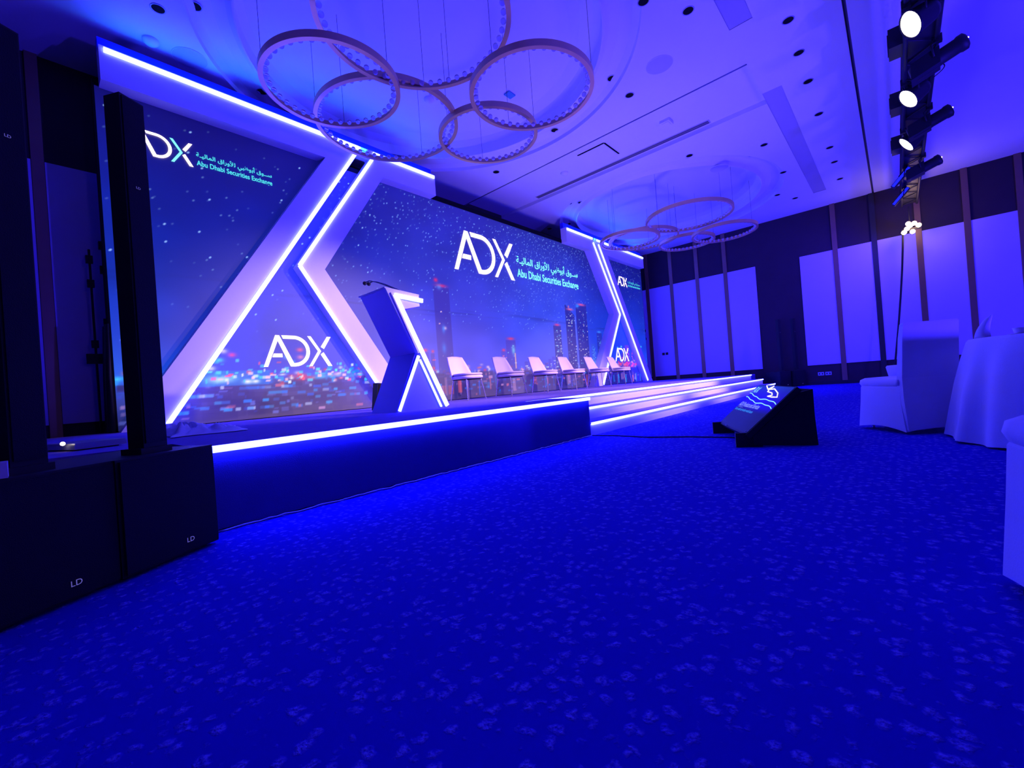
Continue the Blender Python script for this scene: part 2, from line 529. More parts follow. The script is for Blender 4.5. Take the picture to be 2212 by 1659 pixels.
def smooth_noise(step_x, step_z, seed):
    r = np.random.default_rng(seed)
    a = r.random((int((Z1 - Z0) / step_z) + 3, int((X1 - X0) / step_x) + 3))
    u = (GX - X0) / step_x; v = (GZ - Z0) / step_z
    iu, iv = u.astype(int), v.astype(int); fu, fv = u - iu, v - iv
    fu = fu * fu * (3 - 2 * fu); fv = fv * fv * (3 - 2 * fv)
    return (a[iv, iu] * (1 - fu) * (1 - fv) + a[iv, iu + 1] * fu * (1 - fv) + a[iv + 1, iu] * (1 - fu) * fv + a[iv + 1, iu + 1] * fu * fv)


# picture painted in display (0-255) values on a fine grid
P = np.zeros((nz_, nx, 3))
kx = [0.66, 1.5, 2.6, 3.4, 5.0, 6.5, 8.5, 10.0, 12.0, 13.2, 14.84]
kz = [0.46, 0.95, 1.05, 1.6, 2.4, 3.4, 4.47]
rows = {  # middle columns carry painted haze of the front light
    0.46: [(30, 30, 90)] + [(55, 42, 85)] + [(80, 60, 100)] * 2 + [(70, 52, 110)] * 2 + [(60, 50, 130)] * 2 + [(30, 30, 110)] * 3,
    0.95: [(20, 70, 190)] + [(50, 46, 120)] + [(70, 62, 135)] * 2 + [(68, 58, 150)] * 2 + [(65, 50, 160)] * 2 + [(40, 40, 130)] * 3,
    1.05: [(15, 90, 220)] + [(35, 60, 210)] + [(70, 75, 220)] * 2 + [(80, 80, 240)] * 2 + [(70, 80, 240)] * 2 + [(30, 70, 220)] * 3,
    1.6: [(12, 60, 190)] + [(26, 48, 185)] + [(50, 60, 190)] * 2 + [(70, 72, 225)] * 2 + [(66, 84, 240)] * 2 + [(15, 60, 210)] * 3,
    2.4: [(10, 45, 160)] + [(14, 36, 150)] + [(38, 48, 170)] * 2 + [(62, 66, 205)] * 2 + [(50, 75, 222)] * 2 + [(8, 50, 180)] * 3,
    3.4: [(8, 28, 135)] + [(8, 22, 120)] + [(10, 22, 130)] * 2 + [(34, 44, 165)] * 2 + [(40, 60, 190)] * 2 + [(6, 32, 140)] * 3,
    4.47: [(8, 10, 85)] + [(8, 8, 90)] + [(10, 12, 105)] * 2 + [(24, 28, 150)] * 2 + [(18, 35, 130)] * 2 + [(5, 18, 105)] * 3,
}
for c in range(3):
    tab = np.array([[rows[z][i][c] for i in range(len(kx))] for z in kz], float)
    tmp = np.array([np.interp(xs, kx, tab[j]) for j in range(len(kz))])
    P[..., c] = np.array([np.interp(zs, kz, tmp[:, i]) for i in range(nx)]).T
P *= (0.93 + 0.14 * smooth_noise(0.5, 0.3, 3))[..., None]
# faint cloud bands
bd = np.clip(1 - np.abs(GZ - 2.25 - 0.05 * np.sin(GX)) / 0.1, 0, 1) * (smooth_noise(0.8, 0.03, 5) - 0.4) * 0.35
P *= (1 - np.clip(bd, 0, 1))[..., None]


def rect(x0, x1, z0, z1, col, a=1.0):
    i0, i1 = np.searchsorted(xs, x0), max(np.searchsorted(xs, x1), np.searchsorted(xs, x0) + 1)
    j0, j1 = np.searchsorted(zs, z0), max(np.searchsorted(zs, z1), np.searchsorted(zs, z0) + 1)
    if i0 >= nx or j0 >= nz_: return
    P[j0:j1, i0:i1] = P[j0:j1, i0:i1] * (1 - a) + np.array(col) * a


def glow(x, z, rx, rz, col, a=0.8):
    i0, i1 = max(0, np.searchsorted(xs, x - 3 * rx)), min(nx, np.searchsorted(xs, x + 3 * rx))
    j0, j1 = max(0, np.searchsorted(zs, z - 3 * rz)), min(nz_, np.searchsorted(zs, z + 3 * rz))
    if i1 <= i0 or j1 <= j0: return
    g = a * np.exp(-(((GX[j0:j1, i0:i1] - x) / rx) ** 2 + ((GZ[j0:j1, i0:i1] - z) / rz) ** 2))
    P[j0:j1, i0:i1] += (np.array(col) - P[j0:j1, i0:i1]) * g[..., None]


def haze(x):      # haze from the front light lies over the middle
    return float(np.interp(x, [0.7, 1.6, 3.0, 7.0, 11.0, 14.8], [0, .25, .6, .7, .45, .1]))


R_ = random.Random(11)
# low city mass below the horizon
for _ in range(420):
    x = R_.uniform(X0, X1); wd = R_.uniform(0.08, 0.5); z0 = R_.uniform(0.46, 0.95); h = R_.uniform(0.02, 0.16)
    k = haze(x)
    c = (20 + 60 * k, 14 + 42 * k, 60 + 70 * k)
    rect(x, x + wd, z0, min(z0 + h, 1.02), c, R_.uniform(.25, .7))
for _ in range(300):
    x = R_.uniform(X0, X1); z0 = R_.uniform(0.5, 0.92); wd = R_.uniform(0.02, 0.13)
    c = R_.choice([(40, 110, 230), (30, 90, 240), (60, 150, 250), (110, 120, 230), (210, 150, 210), (230, 110, 120), (30, 60, 200)])
    rect(x, x + wd, z0, z0 + R_.uniform(.02, .05), c, R_.uniform(.3, .75))
# reflections / lit facades under the chairs
for _ in range(70):
    x = R_.uniform(4.8, X1); z0 = 0.47
    c = R_.choice([(240, 90, 90), (20, 90, 255), (180, 120, 200), (30, 130, 255), (15, 15, 80), (10, 20, 90), (230, 160, 200)])
    rect(x, x + R_.uniform(.03, .14), z0 + R_.uniform(0, .2), z0 + R_.uniform(.25, .5), c, R_.uniform(.3, .6))
# bright horizon band
for _ in range(430):
    x = R_.uniform(X0, X1)
    left = x < 4.2
    z = R_.gauss(1.04, 0.05)
    if left:
        c = R_.choice([(30, 170, 255), (20, 140, 255), (230, 240, 255), (255, 120, 110), (60, 220, 255), (230, 60, 60), (40, 110, 250)])
    else:
        c = R_.choice([(255, 110, 90), (255, 200, 220), (255, 255, 255), (60, 130, 255), (255, 60, 50), (255, 150, 170), (90, 170, 255)])
    glow(x, z, R_.uniform(.015, .05), R_.uniform(.012, .03), c, R_.uniform(.5, 1))
rect(1.25, 2.3, 0.93, 1.13, (20, 120, 235), .7); glow(1.7, 1.02, .16, .05, (210, 245, 255), .9)
glow(2.02, .98, .06, .03, (255, 255, 255), 1); glow(2.12, .98, .05, .025, (255, 250, 250), 1)
glow(2.75, 1.02, .12, .05, (240, 60, 70), .9); glow(2.6, 1.01, .03, .02, (255, 255, 255), 1); glow(3.05, 1.02, .10, .04, (80, 210, 255), .8)
glow(3.3, 1.05, .08, .03, (255, 180, 200), .8)
for _ in range(150):
    x = R_.uniform(1.1, 4.1); z = R_.choice([R_.gauss(1.04, .05), R_.uniform(.92, 1.25)])
    c = R_.choice([(60, 210, 255), (20, 150, 255), (235, 245, 255), (255, 90, 90), (90, 230, 255), (255, 200, 210)])
    rect(x, x + R_.uniform(.02, .07), z, z + R_.uniform(.02, .045), c, R_.uniform(.6, 1))
for z in (.60, .70, .80, .88):
    for _ in range(15):
        x = R_.uniform(1.1, 4.1)
        rect(x, x + R_.uniform(.04, .12), z, z + .03, R_.choice([(30, 120, 255), (40, 150, 255), (60, 170, 255), (180, 190, 240), (50, 110, 230)]), R_.uniform(.4, .9))
for x, z, c in ((1.75, 1.4, (240, 220, 255)), (1.85, 1.35, (255, 60, 80)), (1.70, 1.28, (60, 220, 255)), (1.6, 1.17, (240, 235, 255)), (2.75, 1.43, (255, 90, 110)), (2.75, 1.32, (240, 130, 170)), (2.55, 1.32, (80, 150, 255))):
    glow(x, z, .05, .03, c, .9)


def tower(x0, x1, zt, col, a, slant=0.0, lights=40, cols=((200, 220, 255), (255, 240, 240), (120, 190, 255)), tip=None):
    wd = x1 - x0
    n = max(2, int(wd / RES))
    for i in range(n):
        f = i / n
        rect(x0 + f * wd, x0 + (f + 1.0 / n) * wd, 1.0, zt + slant * (0.5 - f), col, a)
    for _ in range(lights):
        x = R_.uniform(x0 + .01, x1 - .03); z = R_.uniform(1.05, zt - .12)
        z = 1.05 + round((z - 1.05) / .04) * .04
        rect(x, x + R_.uniform(.02, .07), z, z + .018, R_.choice(cols), R_.uniform(.4, .9))
    if tip:
        glow((x0 + x1) / 2, zt + .03, wd * .35, .03, tip, .9)


tower(5.38, 5.78, 2.72, (58, 46, 150), .75, 0, 5, ((255, 190, 210), (90, 150, 250)), (230, 50, 90))
glow(5.45, 2.85, .05, .04, (235, 40, 80), .9); glow(5.52, 2.72, .06, .05, (90, 160, 255), .6)
glow(5.6, 1.9, .04, .03, (250, 200, 230), .9); glow(5.56, 1.88, .04, .08, (60, 140, 255), .7); glow(5.54, 1.5, .05, .1, (60, 140, 255), .6)
tower(4.98, 5.15, 1.42, (80, 50, 170), .5, 0, 6, ((255, 100, 130),), (255, 70, 90)); tower(5.2, 5.3, 1.4, (70, 40, 130), .5, 0, 5, ((255, 90, 110),), (230, 60, 90))
tower(7.38, 7.72, 1.72, (70, 55, 170), .7, 0, 8, ((255, 150, 160), (150, 220, 255)), (240, 60, 80)); tower(7.2, 7.36, 1.45, (80, 60, 180), .6, 0, 6, ((255, 130, 150),), (240, 60, 90))
glow(7.62, 1.48, .06, .10, (130, 230, 240), .7); rect(7.66, 7.70, 1.05, 1.42, (255, 190, 170), .7)
tower(9.28, 9.62, 2.15, (38, 40, 120), .8, 0, 60, tip=(240, 60, 90))
tower(9.88, 10.32, 2.62, (34, 34, 115), .85, .28, 55, tip=(255, 110, 120)); rect(10.33, 10.37, 1.0, 2.45, (110, 120, 250), .7)
tower(10.42, 10.98, 2.80, (30, 34, 120), .88, -.15, 60, ((255, 240, 230), (130, 200, 255), (200, 190, 230)), (255, 90, 120))
glow(10.5, 2.78, .08, .05, (40, 160, 255), .7); glow(10.05, 2.72, .03, .03, (255, 120, 110), .9)
tower(11.10, 11.32, 1.72, (40, 80, 200), .6, 0, 50, ((70, 160, 255), (120, 200, 255))); tower(11.45, 11.75, 2.05, (30, 40, 140), .75, 0, 40, ((120, 190, 255), (80, 130, 240)), (60, 150, 255))
tower(11.8, 11.95, 1.8, (30, 40, 140), .7, 0, 20)
for x in np.arange(8.0, 9.3, .16):
    tower(x, x + R_.uniform(.06, .14), R_.uniform(1.1, 1.35), (60, 50, 170), .5, 0, 5)
tower(13.2, 13.5, 1.72, (120, 40, 110), .7, 0, 30, ((255, 80, 80), (255, 150, 150))); tower(12.9, 13.1, 1.45, (90, 40, 130), .6, 0, 16, ((255, 80, 80), (255, 150, 150)))
tower(13.6, 13.8, 1.6, (60, 40, 150), .6, 0, 20, ((255, 100, 90), (120, 180, 255))); tower(14.1, 14.3, 1.45, (30, 50, 150), .7, 0, 16)
for x, z, c in ((12.7, 1.62, (90, 230, 255)), (12.95, 1.66, (120, 240, 240)), (14.4, 1.68, (90, 240, 255)), (14.1, 1.6, (70, 150, 255))):
    glow(x, z, .05, .03, c, 1)
for _ in range(60):
    glow(R_.uniform(12.4, 14.5), R_.gauss(1.08, .05), .06, .03, R_.choice([(255, 70, 50), (255, 150, 90), (255, 40, 60)]), .8)
rect(12.2, 14.6, .82, .98, (15, 15, 100), .6)
for x in (13.1, 13.6, 13.85, 14.15, 12.6):
    rect(x, x + .05, .5, .5 + R_.uniform(.15, .35), R_.choice([(255, 120, 80), (40, 140, 255), (40, 160, 255)]), .8)
# bokeh by the lectern
for _ in range(40):
    glow(R_.uniform(4.75, 5.25), R_.uniform(.85, 1.12), .035, .03, R_.choice([(255, 150, 140), (255, 190, 220), (240, 70, 60)]), .8)
P = np.clip(P, 0, 255)
L = lin(P)
# stars
for _ in range(170):
    x, z = R_.uniform(X0, 4.2), R_.uniform(1.5, 4.4)
    i, j = min(int((x - X0) / RES), nx - 1), min(int((z - Z0) / RES), nz_ - 1)
    L[j, i] += np.array([.35, .6, 1.0]) * R_.choice([.08, .12, .25, .9])
for _ in range(7500):
    x = R_.uniform(3.2, X1); z = R_.uniform(1.9, 4.45)
    if R_.random() > (z - 1.7) / 2.4 * (0.35 + 0.65 * math.exp(-((x - 8.6 - (z - 3) * .8) / 1.6) ** 2)): continue
    i, j = min(int((x - X0) / RES), nx - 1), min(int((z - Z0) / RES), nz_ - 1)
    L[j, i] += np.array([.25, .45, .9]) * R_.choice([.08, .15, .25, .6])
me = bpy.data.meshes.new('screen')
V = np.stack([GX - 7.7, np.full_like(GX, YS_ - 6.75), GZ - DZ], -1).reshape(-1, 3)
idx = np.arange(nx * nz_).reshape(nz_, nx)
F = np.stack([idx[:-1, :-1], idx[:-1, 1:], idx[1:, 1:], idx[1:, :-1]], -1).reshape(-1, 4)
me.vertices.add(len(V)); me.vertices.foreach_set('co', V.ravel())
me.loops.add(F.size); me.loops.foreach_set('vertex_index', F.ravel().astype(np.int32))
me.polygons.add(len(F)); me.polygons.foreach_set('loop_start', np.arange(0, F.size, 4, dtype=np.int32))
me.update(calc_edges=True)
at = me.color_attributes.new('picture', 'FLOAT_COLOR', 'POINT')
at.data.foreach_set('color', np.concatenate([L.reshape(-1, 3), np.ones((len(V), 1))], 1).ravel())
me.materials.append(M['screen'])
link('screen', me, lw)
MB().box(X0 - 0.02, X1 + 0.02, YS_ + 0.004, YS_ + 0.12, DZ, Z1 + 0.08).build('screen_cabinet', M['dark'], lw)
MB().box(5.46, 9.94, YS_ - 0.02, YS_ + 0.004, Z1, Z1 + 0.08).build('top_rail', M['dark'], lw)

ARW = [[0xFEB3, 0x640, 0x640, 0xFEEE, 0xFED5], [0xFE83, 0xFE91, 0xFEEE, 0xFEC7, 0xFE92, 0xFEF2], [0xFEDF, 0xFEF8, 0xFEED, 0xFEAD, 0xFE8D, 0xFED5], [0xFE8D, 0xFEDF, 0xFEE4, 0xFE8E, 0xFEDF, 0xFEF4, 0x640, 0xFE94]]
ARABIC = " ".join("".join(map(chr, q)) for q in ARW)[::-1]
D_out = [(.553, 1.0)] + [(.93 + .51 * math.sin(t), .5 + .5 * math.cos(t)) for t in np.linspace(0, PI, 17)] + [(.79, 0)]
D_in = [(.885, .11)] + [(.93 + .39 * math.sin(t), .5 + .39 * math.cos(t)) for t in np.linspace(PI, 0, 17)] + [(.60, .89)]
GLY = [[(-.03, 0), (.095, 0), (.44, .84), (.49, 1.0), (.37, 1.0)], [(.40, .90), (.49, 1.0), (.895, .115), (.785, 0.0)],
       [(.24, .30), (.55, .30), (.55, .415), (.29, .415)],
       [(2.06, 1), (2.195, 1), (1.93, .58), (1.82, .65)], [(1.80, .395), (1.905, .47), (2.185, 0), (2.04, 0)]]
CHEV = [(1.385, 1), (1.50, 1), (1.825, .505), (1.495, 0), (1.385, 0), (1.715, .505)]


def logo_shapes(mb, org, U, V_, h, chev=True, only=False):
    org, U, V_ = Vector(org), Vector(U), Vector(V_)
    N = U.cross(V_)

    def put(poly, k):
        n = len(poly)
        vs = [org + U * (p[0] * h * .978) + V_ * (p[1] * h) + N * (0.0005 * k) for p in poly]
        mb.add(vs, [tuple(range(n))])
    if not only:
        for k, g in enumerate(GLY):
            put(g, k)
        n = len(D_out)
        q = D_out + D_in
        vs = [org + U * (p[0] * h * .978) + V_ * (p[1] * h) + N * 0.003 for p in q]
        mb.add(vs, [(i, i + 1, 2 * n - 2 - i, 2 * n - 1 - i) for i in range(n - 1)])
    if chev:
        put([CHEV[0], CHEV[1], CHEV[2], CHEV[5]], 1); put([CHEV[5], CHEV[2], CHEV[3], CHEV[4]], 2)
    return mb


def lockup(x0, z0, h, text, teal_chevron=False, m=None):
    y = YS_ - 0.008
    lo = logo_shapes(MB(), (x0, y, z0), (1, 0, 0), (0, 0, 1), h, chev=not teal_chevron).build('logo', M['logo'], lw)
    if teal_chevron:
        logo_shapes(MB(), (x0, y, z0), (1, 0, 0), (0, 0, 1), h, only=True).build('logo_chevron', M['tealw'], lo)
    if text:
        t = MB()
        tx, tw = x0 + 2.26 * h, 3.07 * h
        add_text(t, 'Abu Dhabi Securities Exchange', (tx, y, z0 + .06 * h), (1, 0, 0), (0, 0, 1), tw, .30 * h, .02)
        add_text(t, ARABIC, (tx, y, z0 + .41 * h), (1, 0, 0), (0, 0, 1), tw, .36 * h, .02)
        t.build('lettering', m or M['teal'], lw)


lockup(0.925, 3.81, 0.30, True, True)
lockup(5.99, 3.15, 0.87, True, False, M['tealw'])
lockup(13.03, 3.69, 0.31, True)
lockup(2.245, 1.18, 0.46, False)
lockup(12.50, 1.18, 0.43, False)


# ------------------------------------------------------------------ the two scenic portals
def portal(mir, label):
    def X(x): return 15.38 - x if mir else x
    o = wthing('stage_portal', label, 'portal', (X(3.0), 6.6, DZ))
    YP0, YP1 = 6.50, 6.69

    def pr(poly, y0=YP0, y1=YP1):
        return MB().prism([(X(a), c) for a, c in poly], y0, y1)
    pr([(0.70, 4.45), (3.27, 4.45), (0.66, DZ), (1.04, DZ), (3.80, 4.70), (3.86, 4.85), (0.70, 4.85)]).build('diagonal_frame', M['white'], o)
    pr([(5.45, 4.85), (4.02, 4.85), (4.07, 4.70), (2.73, 2.66), (4.12, DZ), (4.60, DZ), (3.13, 2.66), (4.29, 4.45), (5.45, 4.45)]).build('chevron_frame', M['white'], o)
    pr([(3.75, 4.72), (4.10, 4.72), (4.10, 4.84), (3.75, 4.84)], 6.58, 6.68).build('linking_beam', M['white'], o)
    pr([(0.70, 4.85), (5.45, 4.85), (5.45, 5.0), (0.70, 5.0)], 6.60, 6.70).build('back_board', M['header'], o)
    pr([(0.80, 4.851), (5.35, 4.851), (5.35, 4.866), (0.80, 4.866)], 6.54, 6.575).build('uplight_bar', M['uplight'], o)

    def strip(p, q, w_=0.052):
        a, b_ = Vector((X(p[0]), 6.487, p[1])), Vector((X(q[0]), 6.487, q[1]))
        d = (b_ - a)
        MB().obox((a + b_) / 2, d, (0, 1, 0), d.cross(Vector((0, 1, 0))), d.length / 2, 0.013, w_ / 2).build('led_strip', M['strip_top'] if abs(d.z) < .1 else M['strip'], o)
    strip((0.74, 4.80), (3.88, 4.80)); strip((4.12, 4.80), (5.43, 4.80))
    strip((1.075, DZ + .04), (3.79, 4.69)); strip((4.09, 4.69), (2.745, 2.66)); strip((2.745, 2.66), (4.11, DZ + .035))
    return o


portal(False, 'white angular portal frame with glowing edge strips beside the lectern, left on stage')
portal(True, 'white angular portal frame with glowing edge strips behind the last stage chairs, right on stage')

# ------------------------------------------------------------------ lectern
le = wthing('lectern', 'angular Z-shaped lectern edged with glowing white strips, standing on the stage', 'lectern', (2.9, 4.3, DZ))
YL0, YL1 = 4.05, 4.60
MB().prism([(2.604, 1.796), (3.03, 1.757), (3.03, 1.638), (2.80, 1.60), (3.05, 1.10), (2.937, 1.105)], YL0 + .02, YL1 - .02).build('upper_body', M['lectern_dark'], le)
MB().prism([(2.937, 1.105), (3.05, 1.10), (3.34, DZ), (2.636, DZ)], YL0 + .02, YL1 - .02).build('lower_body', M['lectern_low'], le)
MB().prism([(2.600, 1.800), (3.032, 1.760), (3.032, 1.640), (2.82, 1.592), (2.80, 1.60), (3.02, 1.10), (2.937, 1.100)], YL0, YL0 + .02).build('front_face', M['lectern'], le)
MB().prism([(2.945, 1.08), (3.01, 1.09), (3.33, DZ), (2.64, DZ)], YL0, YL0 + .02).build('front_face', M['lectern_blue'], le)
MB().prism([(2.590, 1.800), (3.035, 1.762), (3.035, 1.775), (2.590, 1.813)], YL0, YL1).build('reading_top', M['lectern'], le)


def lstrip(pts, w_, name='led_strip', m=None, y=None, th=0.012):
    for p, q in zip(pts[:-1], pts[1:]):
        a, b_ = Vector((p[0], y or YL0 - .010, p[1])), Vector((q[0], y or YL0 - .010, q[1]))
        d = b_ - a
        MB().obox((a + b_) / 2, d, (0, 1, 0), d.cross(Vector((0, 1, 0))), d.length / 2 + w_ * .25, th, w_ / 2).build(name, m or M['strip'], le)


lstrip([(3.06, 1.705), (2.715, 1.732), (3.318, DZ + .03)], 0.045)
lstrip([(2.955, 1.06), (2.66, DZ + .02)], 0.028)
lstrip([(2.975, 1.02), (3.23, DZ + .02)], 0.016)
lstrip([(2.655, 1.755), (2.955, 1.10)], 0.012, 'inlay_line', M['white'])
mic = MB()
for dx in (0, .055):
    mic.tube([(2.92 + dx * .3, 4.15, 1.795), (2.91 + dx * .6, 4.35, 1.89), (2.91 + dx, 4.6, 2.00), (2.905 + dx, 4.78, 2.07), (2.90 + dx, 4.87, 2.095), (2.89 + dx, 4.92, 2.09)], 0.0065, 6)
    mic.sphere((2.885 + dx, 4.95, 2.08), 0.026, 10, 8)
tag(mic.build('gooseneck_microphone', M['black']), 'pair of black gooseneck microphones rising from the lectern top', 'microphone')

# ------------------------------------------------------------------ stage chairs
def make_chair(label, group):
    t = thing('stage_chair', label, 'chair', (0, 0, DZ), 0, group)

    # backrest shell: faces -y
    def sheet(u, v, off):
        wd = (0.245 - 0.075 * v ** 1.4)
        x = u * wd
        y = 0.20 + 0.13 * v - 0.11 * (abs(u) ** 2.2) * (1 - .55 * v) + off
        z = 0.40 + 0.40 * v - 0.02 * u * u * v
        return (x, y, z)
    g = MB()
    nu, nv = 12, 8
    rings = []
    for k in range(nv + 1):
        v = k / nv
        r = [sheet(-1 + 2 * i / nu, v, 0) for i in range(nu + 1)] + [sheet(1 - 2 * i / nu, v, .028) for i in range(nu + 1)]
        rings.append(r)
    g.loft(rings)
    g.build('backrest', M['leather'], t)

    def pad(z0, z1, hw, y0, y1, e=3.0):
        rings = []
        for s_, z in ((.90, z0), (1, z0 + .25 * (z1 - z0)), (1, z0 + .7 * (z1 - z0)), (.93, z1 - .004), (.7, z1)):
            r = []
            for i in range(28):
                a = 2 * PI * i / 28
                ca_, sa = math.cos(a), math.sin(a)
                x = hw * s_ * math.copysign(abs(ca_) ** (2 / e), ca_)
                y = (y0 + y1) / 2 + (y1 - y0) / 2 * s_ * math.copysign(abs(sa) ** (2 / e), sa)
                r.append((x, y, z))
            rings.append(r)
        return MB().loft(rings)
    pad(.375, .435, .245, -.25, .25).build('seat', M['leather'], t)
    pad(.437, .475, .235, -.25, .21).build('seat_cushion', M['leather'], t)
    MB().box(-.18, .18, -.16, .18, .36, .376).build('under_frame', M['black'], t)
    for sx in (-1, 1):
        for sy, yy in ((-1, -.17), (1, .17)):
            MB().cyl((sx * .17, yy, .365), (sx * .215, yy + sy * .05, 0.0), .011, 8, .008).build('leg', M['chrome'], t)
    return t


cx_ = [5.11, 6.24, 7.35, 8.42, 9.56, 10.72]
nm = ['nearest the lectern', 'second from the lectern', 'third from the lectern', 'fourth from the lectern', 'fifth from the lectern, before the slanted frame', 'furthest from the lectern']
c0 = make_chair('cream padded stage chair on thin metal legs, ' + nm[0], 'cream chairs in a row on the stage')
c0.location = (cx_[0], 5.62, DZ)
for i in range(1, 6):
    dup(c0, (cx_[i], 5.62, DZ), random.uniform(-.05, .05), 'cream padded stage chair on thin metal legs, ' + nm[i])


# ------------------------------------------------------------------ column speakers on subwoofers
UX = Vector((0.865, 0.50, 0))
AN = math.atan2(0.50, 0.865)


def make_speaker(label):
    t = thing('column_speaker_system', label, 'speaker', (0, 0, 0), 0)
    hw = 0.213
    MB().box(-hw, hw, -0.0, 0.48, 0.015, 0.475).build('subwoofer', M['black'], t)
    MB().box(-hw + .01, hw - .01, -0.012, 0.0, 0.025, 0.465).build('front_grille', M['grille'], t)
    for sx in (-1, 1):
        for y in (.05, .43):
            MB().cyl((sx * .17, y, 0), (sx * .17, y, .016), .02, 10).build('foot', M['black'], t)
    MB().box(-0.06, 0.075, 0.07, 0.18, 0.475, 0.50).build('column_socket', M['black'], t)
    MB().box(-0.040, 0.062, 0.08, 0.165, 0.50, 2.045).build('speaker_column', M['black'], t)
    MB().box(-0.033, 0.055, 0.074, 0.08, 0.52, 2.035).build('column_grille', M['grille'], t)
    a = MB(); add_text(a, 'LD', (0.045, -0.0135, 0.062), (1, 0, 0), (0, 0, 1), .034, .02); a.build('badge', M['mark'], t)
    a = MB(); add_text(a, 'LD', (0.0, 0.0725, 1.64), (1, 0, 0), (0, 0, 1), .018, .010); a.build('badge', M['mark'], t)
    return t


s1 = make_speaker('black column speaker on its subwoofer against the near stage corner, overlapping the screen')
s1.location = (0.392, 2.385, 0); s1.rotation_euler = (0, 0, AN)
dup(s1, (0.020, 2.182, 0), AN, 'black column speaker on its subwoofer at the left edge of the picture')
dup(s1, (15.0, 2.52, 0), -AN, 'distant black column speaker by the far wall, nearer the stage steps')
dup(s1, (15.36, 2.2, 0), -AN, 'distant black column speaker by the far wall, nearer the white chairs')

# items on the stage corner
cs = wthing('flat_case', 'slim pale flat metal case lying on the stage corner behind the speakers', 'case', (0.2, 3.9, DZ))
MB().obox((0.22, 3.98, DZ + .022), (.9, .3, 0), (-.3, .9, 0), (0, 0, 1), .13, .22, .014).build('body', M['grey'], cs)
MB().obox((0.22, 3.98, DZ + .040), (.9, .3, 0), (-.3, .9, 0), (0, 0, 1), .125, .215, .005).build('lid', M['grey'], cs)
MB().sphere((0.12, 3.80, DZ + .05), .012).build('bright_bead', M['lens'], cs)  # small bright bead on the case
MB().obox((0.22, 3.98, DZ + .004), (.9, .3, 0), (-.3, .9, 0), (0, 0, 1), .10, .19, .006).build('foot', M['black'], cs)

cg = MB()
n = 34
vv = []
for j in range(n):
    for i in range(n):
        u, v = i / (n - 1), j / (n - 1)
        x = 0.66 + .50 * u + .04 * math.sin(7 * v); y = 3.95 + .85 * v + .05 * math.sin(6 * u)
        e = min(u, 1 - u, v, 1 - v)
        nn = mnoise.fractal((u * 3.1, v * 3.7, 1.3), 1.0, 2.0, 4)
        h = min(1, e * 5) * (.05 + .07 * abs(nn) + .02 * math.sin(13 * u + 9 * nn)) + 0 * (.055 + .045 * math.sin(9 * u + 4 * v) * math.cos(5 * v - 3 * u) + .03 * math.sin(17 * u - 9 * v))
        vv.append((x, y, DZ + .006 + max(0, h) * (1.3 - u)))
cg.add(vv, [(j * n + i, j * n + i + 1, (j + 1) * n + i + 1, (j + 1) * n + i) for j in range(n - 1) for i in range(n - 1)], True)
tag(cg.build('crumpled_cloth', M['cloth']), 'crumpled white cloth lying on the stage deck behind the column speaker', 'cloth')

bx = wthing('equipment_box', 'small pale box with a violet side at the left picture edge behind the speaker', 'box', (-.12, 2.17, .475))
MB().box(-.30, -.083, 2.13, 2.22, .477, .527).build('body', M['pale'], bx)
MB().box(-.083, -.058, 2.13, 2.22, .477, .527).build('side_label', M['white'], bx)

for i, (x, h, lb) in enumerate(((0.57, 2.72, 'thin black light stand behind the screen edge, left one with the control box'), (0.68, 2.80, 'thin black light stand behind the screen edge, taller one touching the screen'))):
    y = 7.35 if i == 0 else 7.2
    z0 = 0.0 if y > 7.0 else DZ
    t = wthing('light_stand', lb, 'stand', (x, y, z0))
    MB().cyl((x, y, z0 + .02), (x, y, h), .012, 8).build('pole', M['black'], t)
    for a in (0.4, 2.5, 4.6):
        MB().cyl((x, y, z0 + .35), (x + .16 * math.cos(a), y + .16 * math.sin(a), z0), .009, 6).build('leg', M['black'], t)
    for z in ((2.55, 2.25, 1.5) if i == 0 else (2.7, 2.4, 1.75)):
        MB().box(x - .035, x + .03, y - .03, y + .03, z, z + .09).build('clamp', M['black'], t)
    if i == 0:
        MB().box(x - .09, x + .07, y - .06, y - .013, 1.30, 1.42).build('control_box', M['black'], t)

dp = wthing('side_drape', 'narrow black drape hanging beside the left edge of the video wall', 'drape', (.6, 6.85, DZ))
rg = []
for z, wv in ((DZ, 1.0), (1.1, .75), (1.7, .25)):
    rg.append([(0.635 - .05 * wv - .0 + .02 * math.sin(i * 1.7) * (1 if i < 12 else 0), 6.66 + .25 * (i / 11 if i < 12 else (23 - i) / 11), z) if i < 12 else (0.635, 6.66 + .25 * (23 - i) / 11, z) for i in range(24)])
MB().loft(rg).build('fabric', M['black'], dp)

# plain black wedge box set behind lectern
wd_ = wthing('black_wedge_box', 'small black wedge on the deck just behind the lectern foot', 'speaker', (3.3, 5.48, DZ))
MB().prism([(3.20, DZ), (3.42, DZ), (3.40, DZ + .36), (3.25, DZ + .38)], 5.42, 5.55).build('cabinet', M['black'], wd_)
MB().prism([(3.22, DZ + .02), (3.40, DZ + .02), (3.38, DZ + .34), (3.26, DZ + .36)], 5.41, 5.42).build('front_grille', M['grille'], wd_)

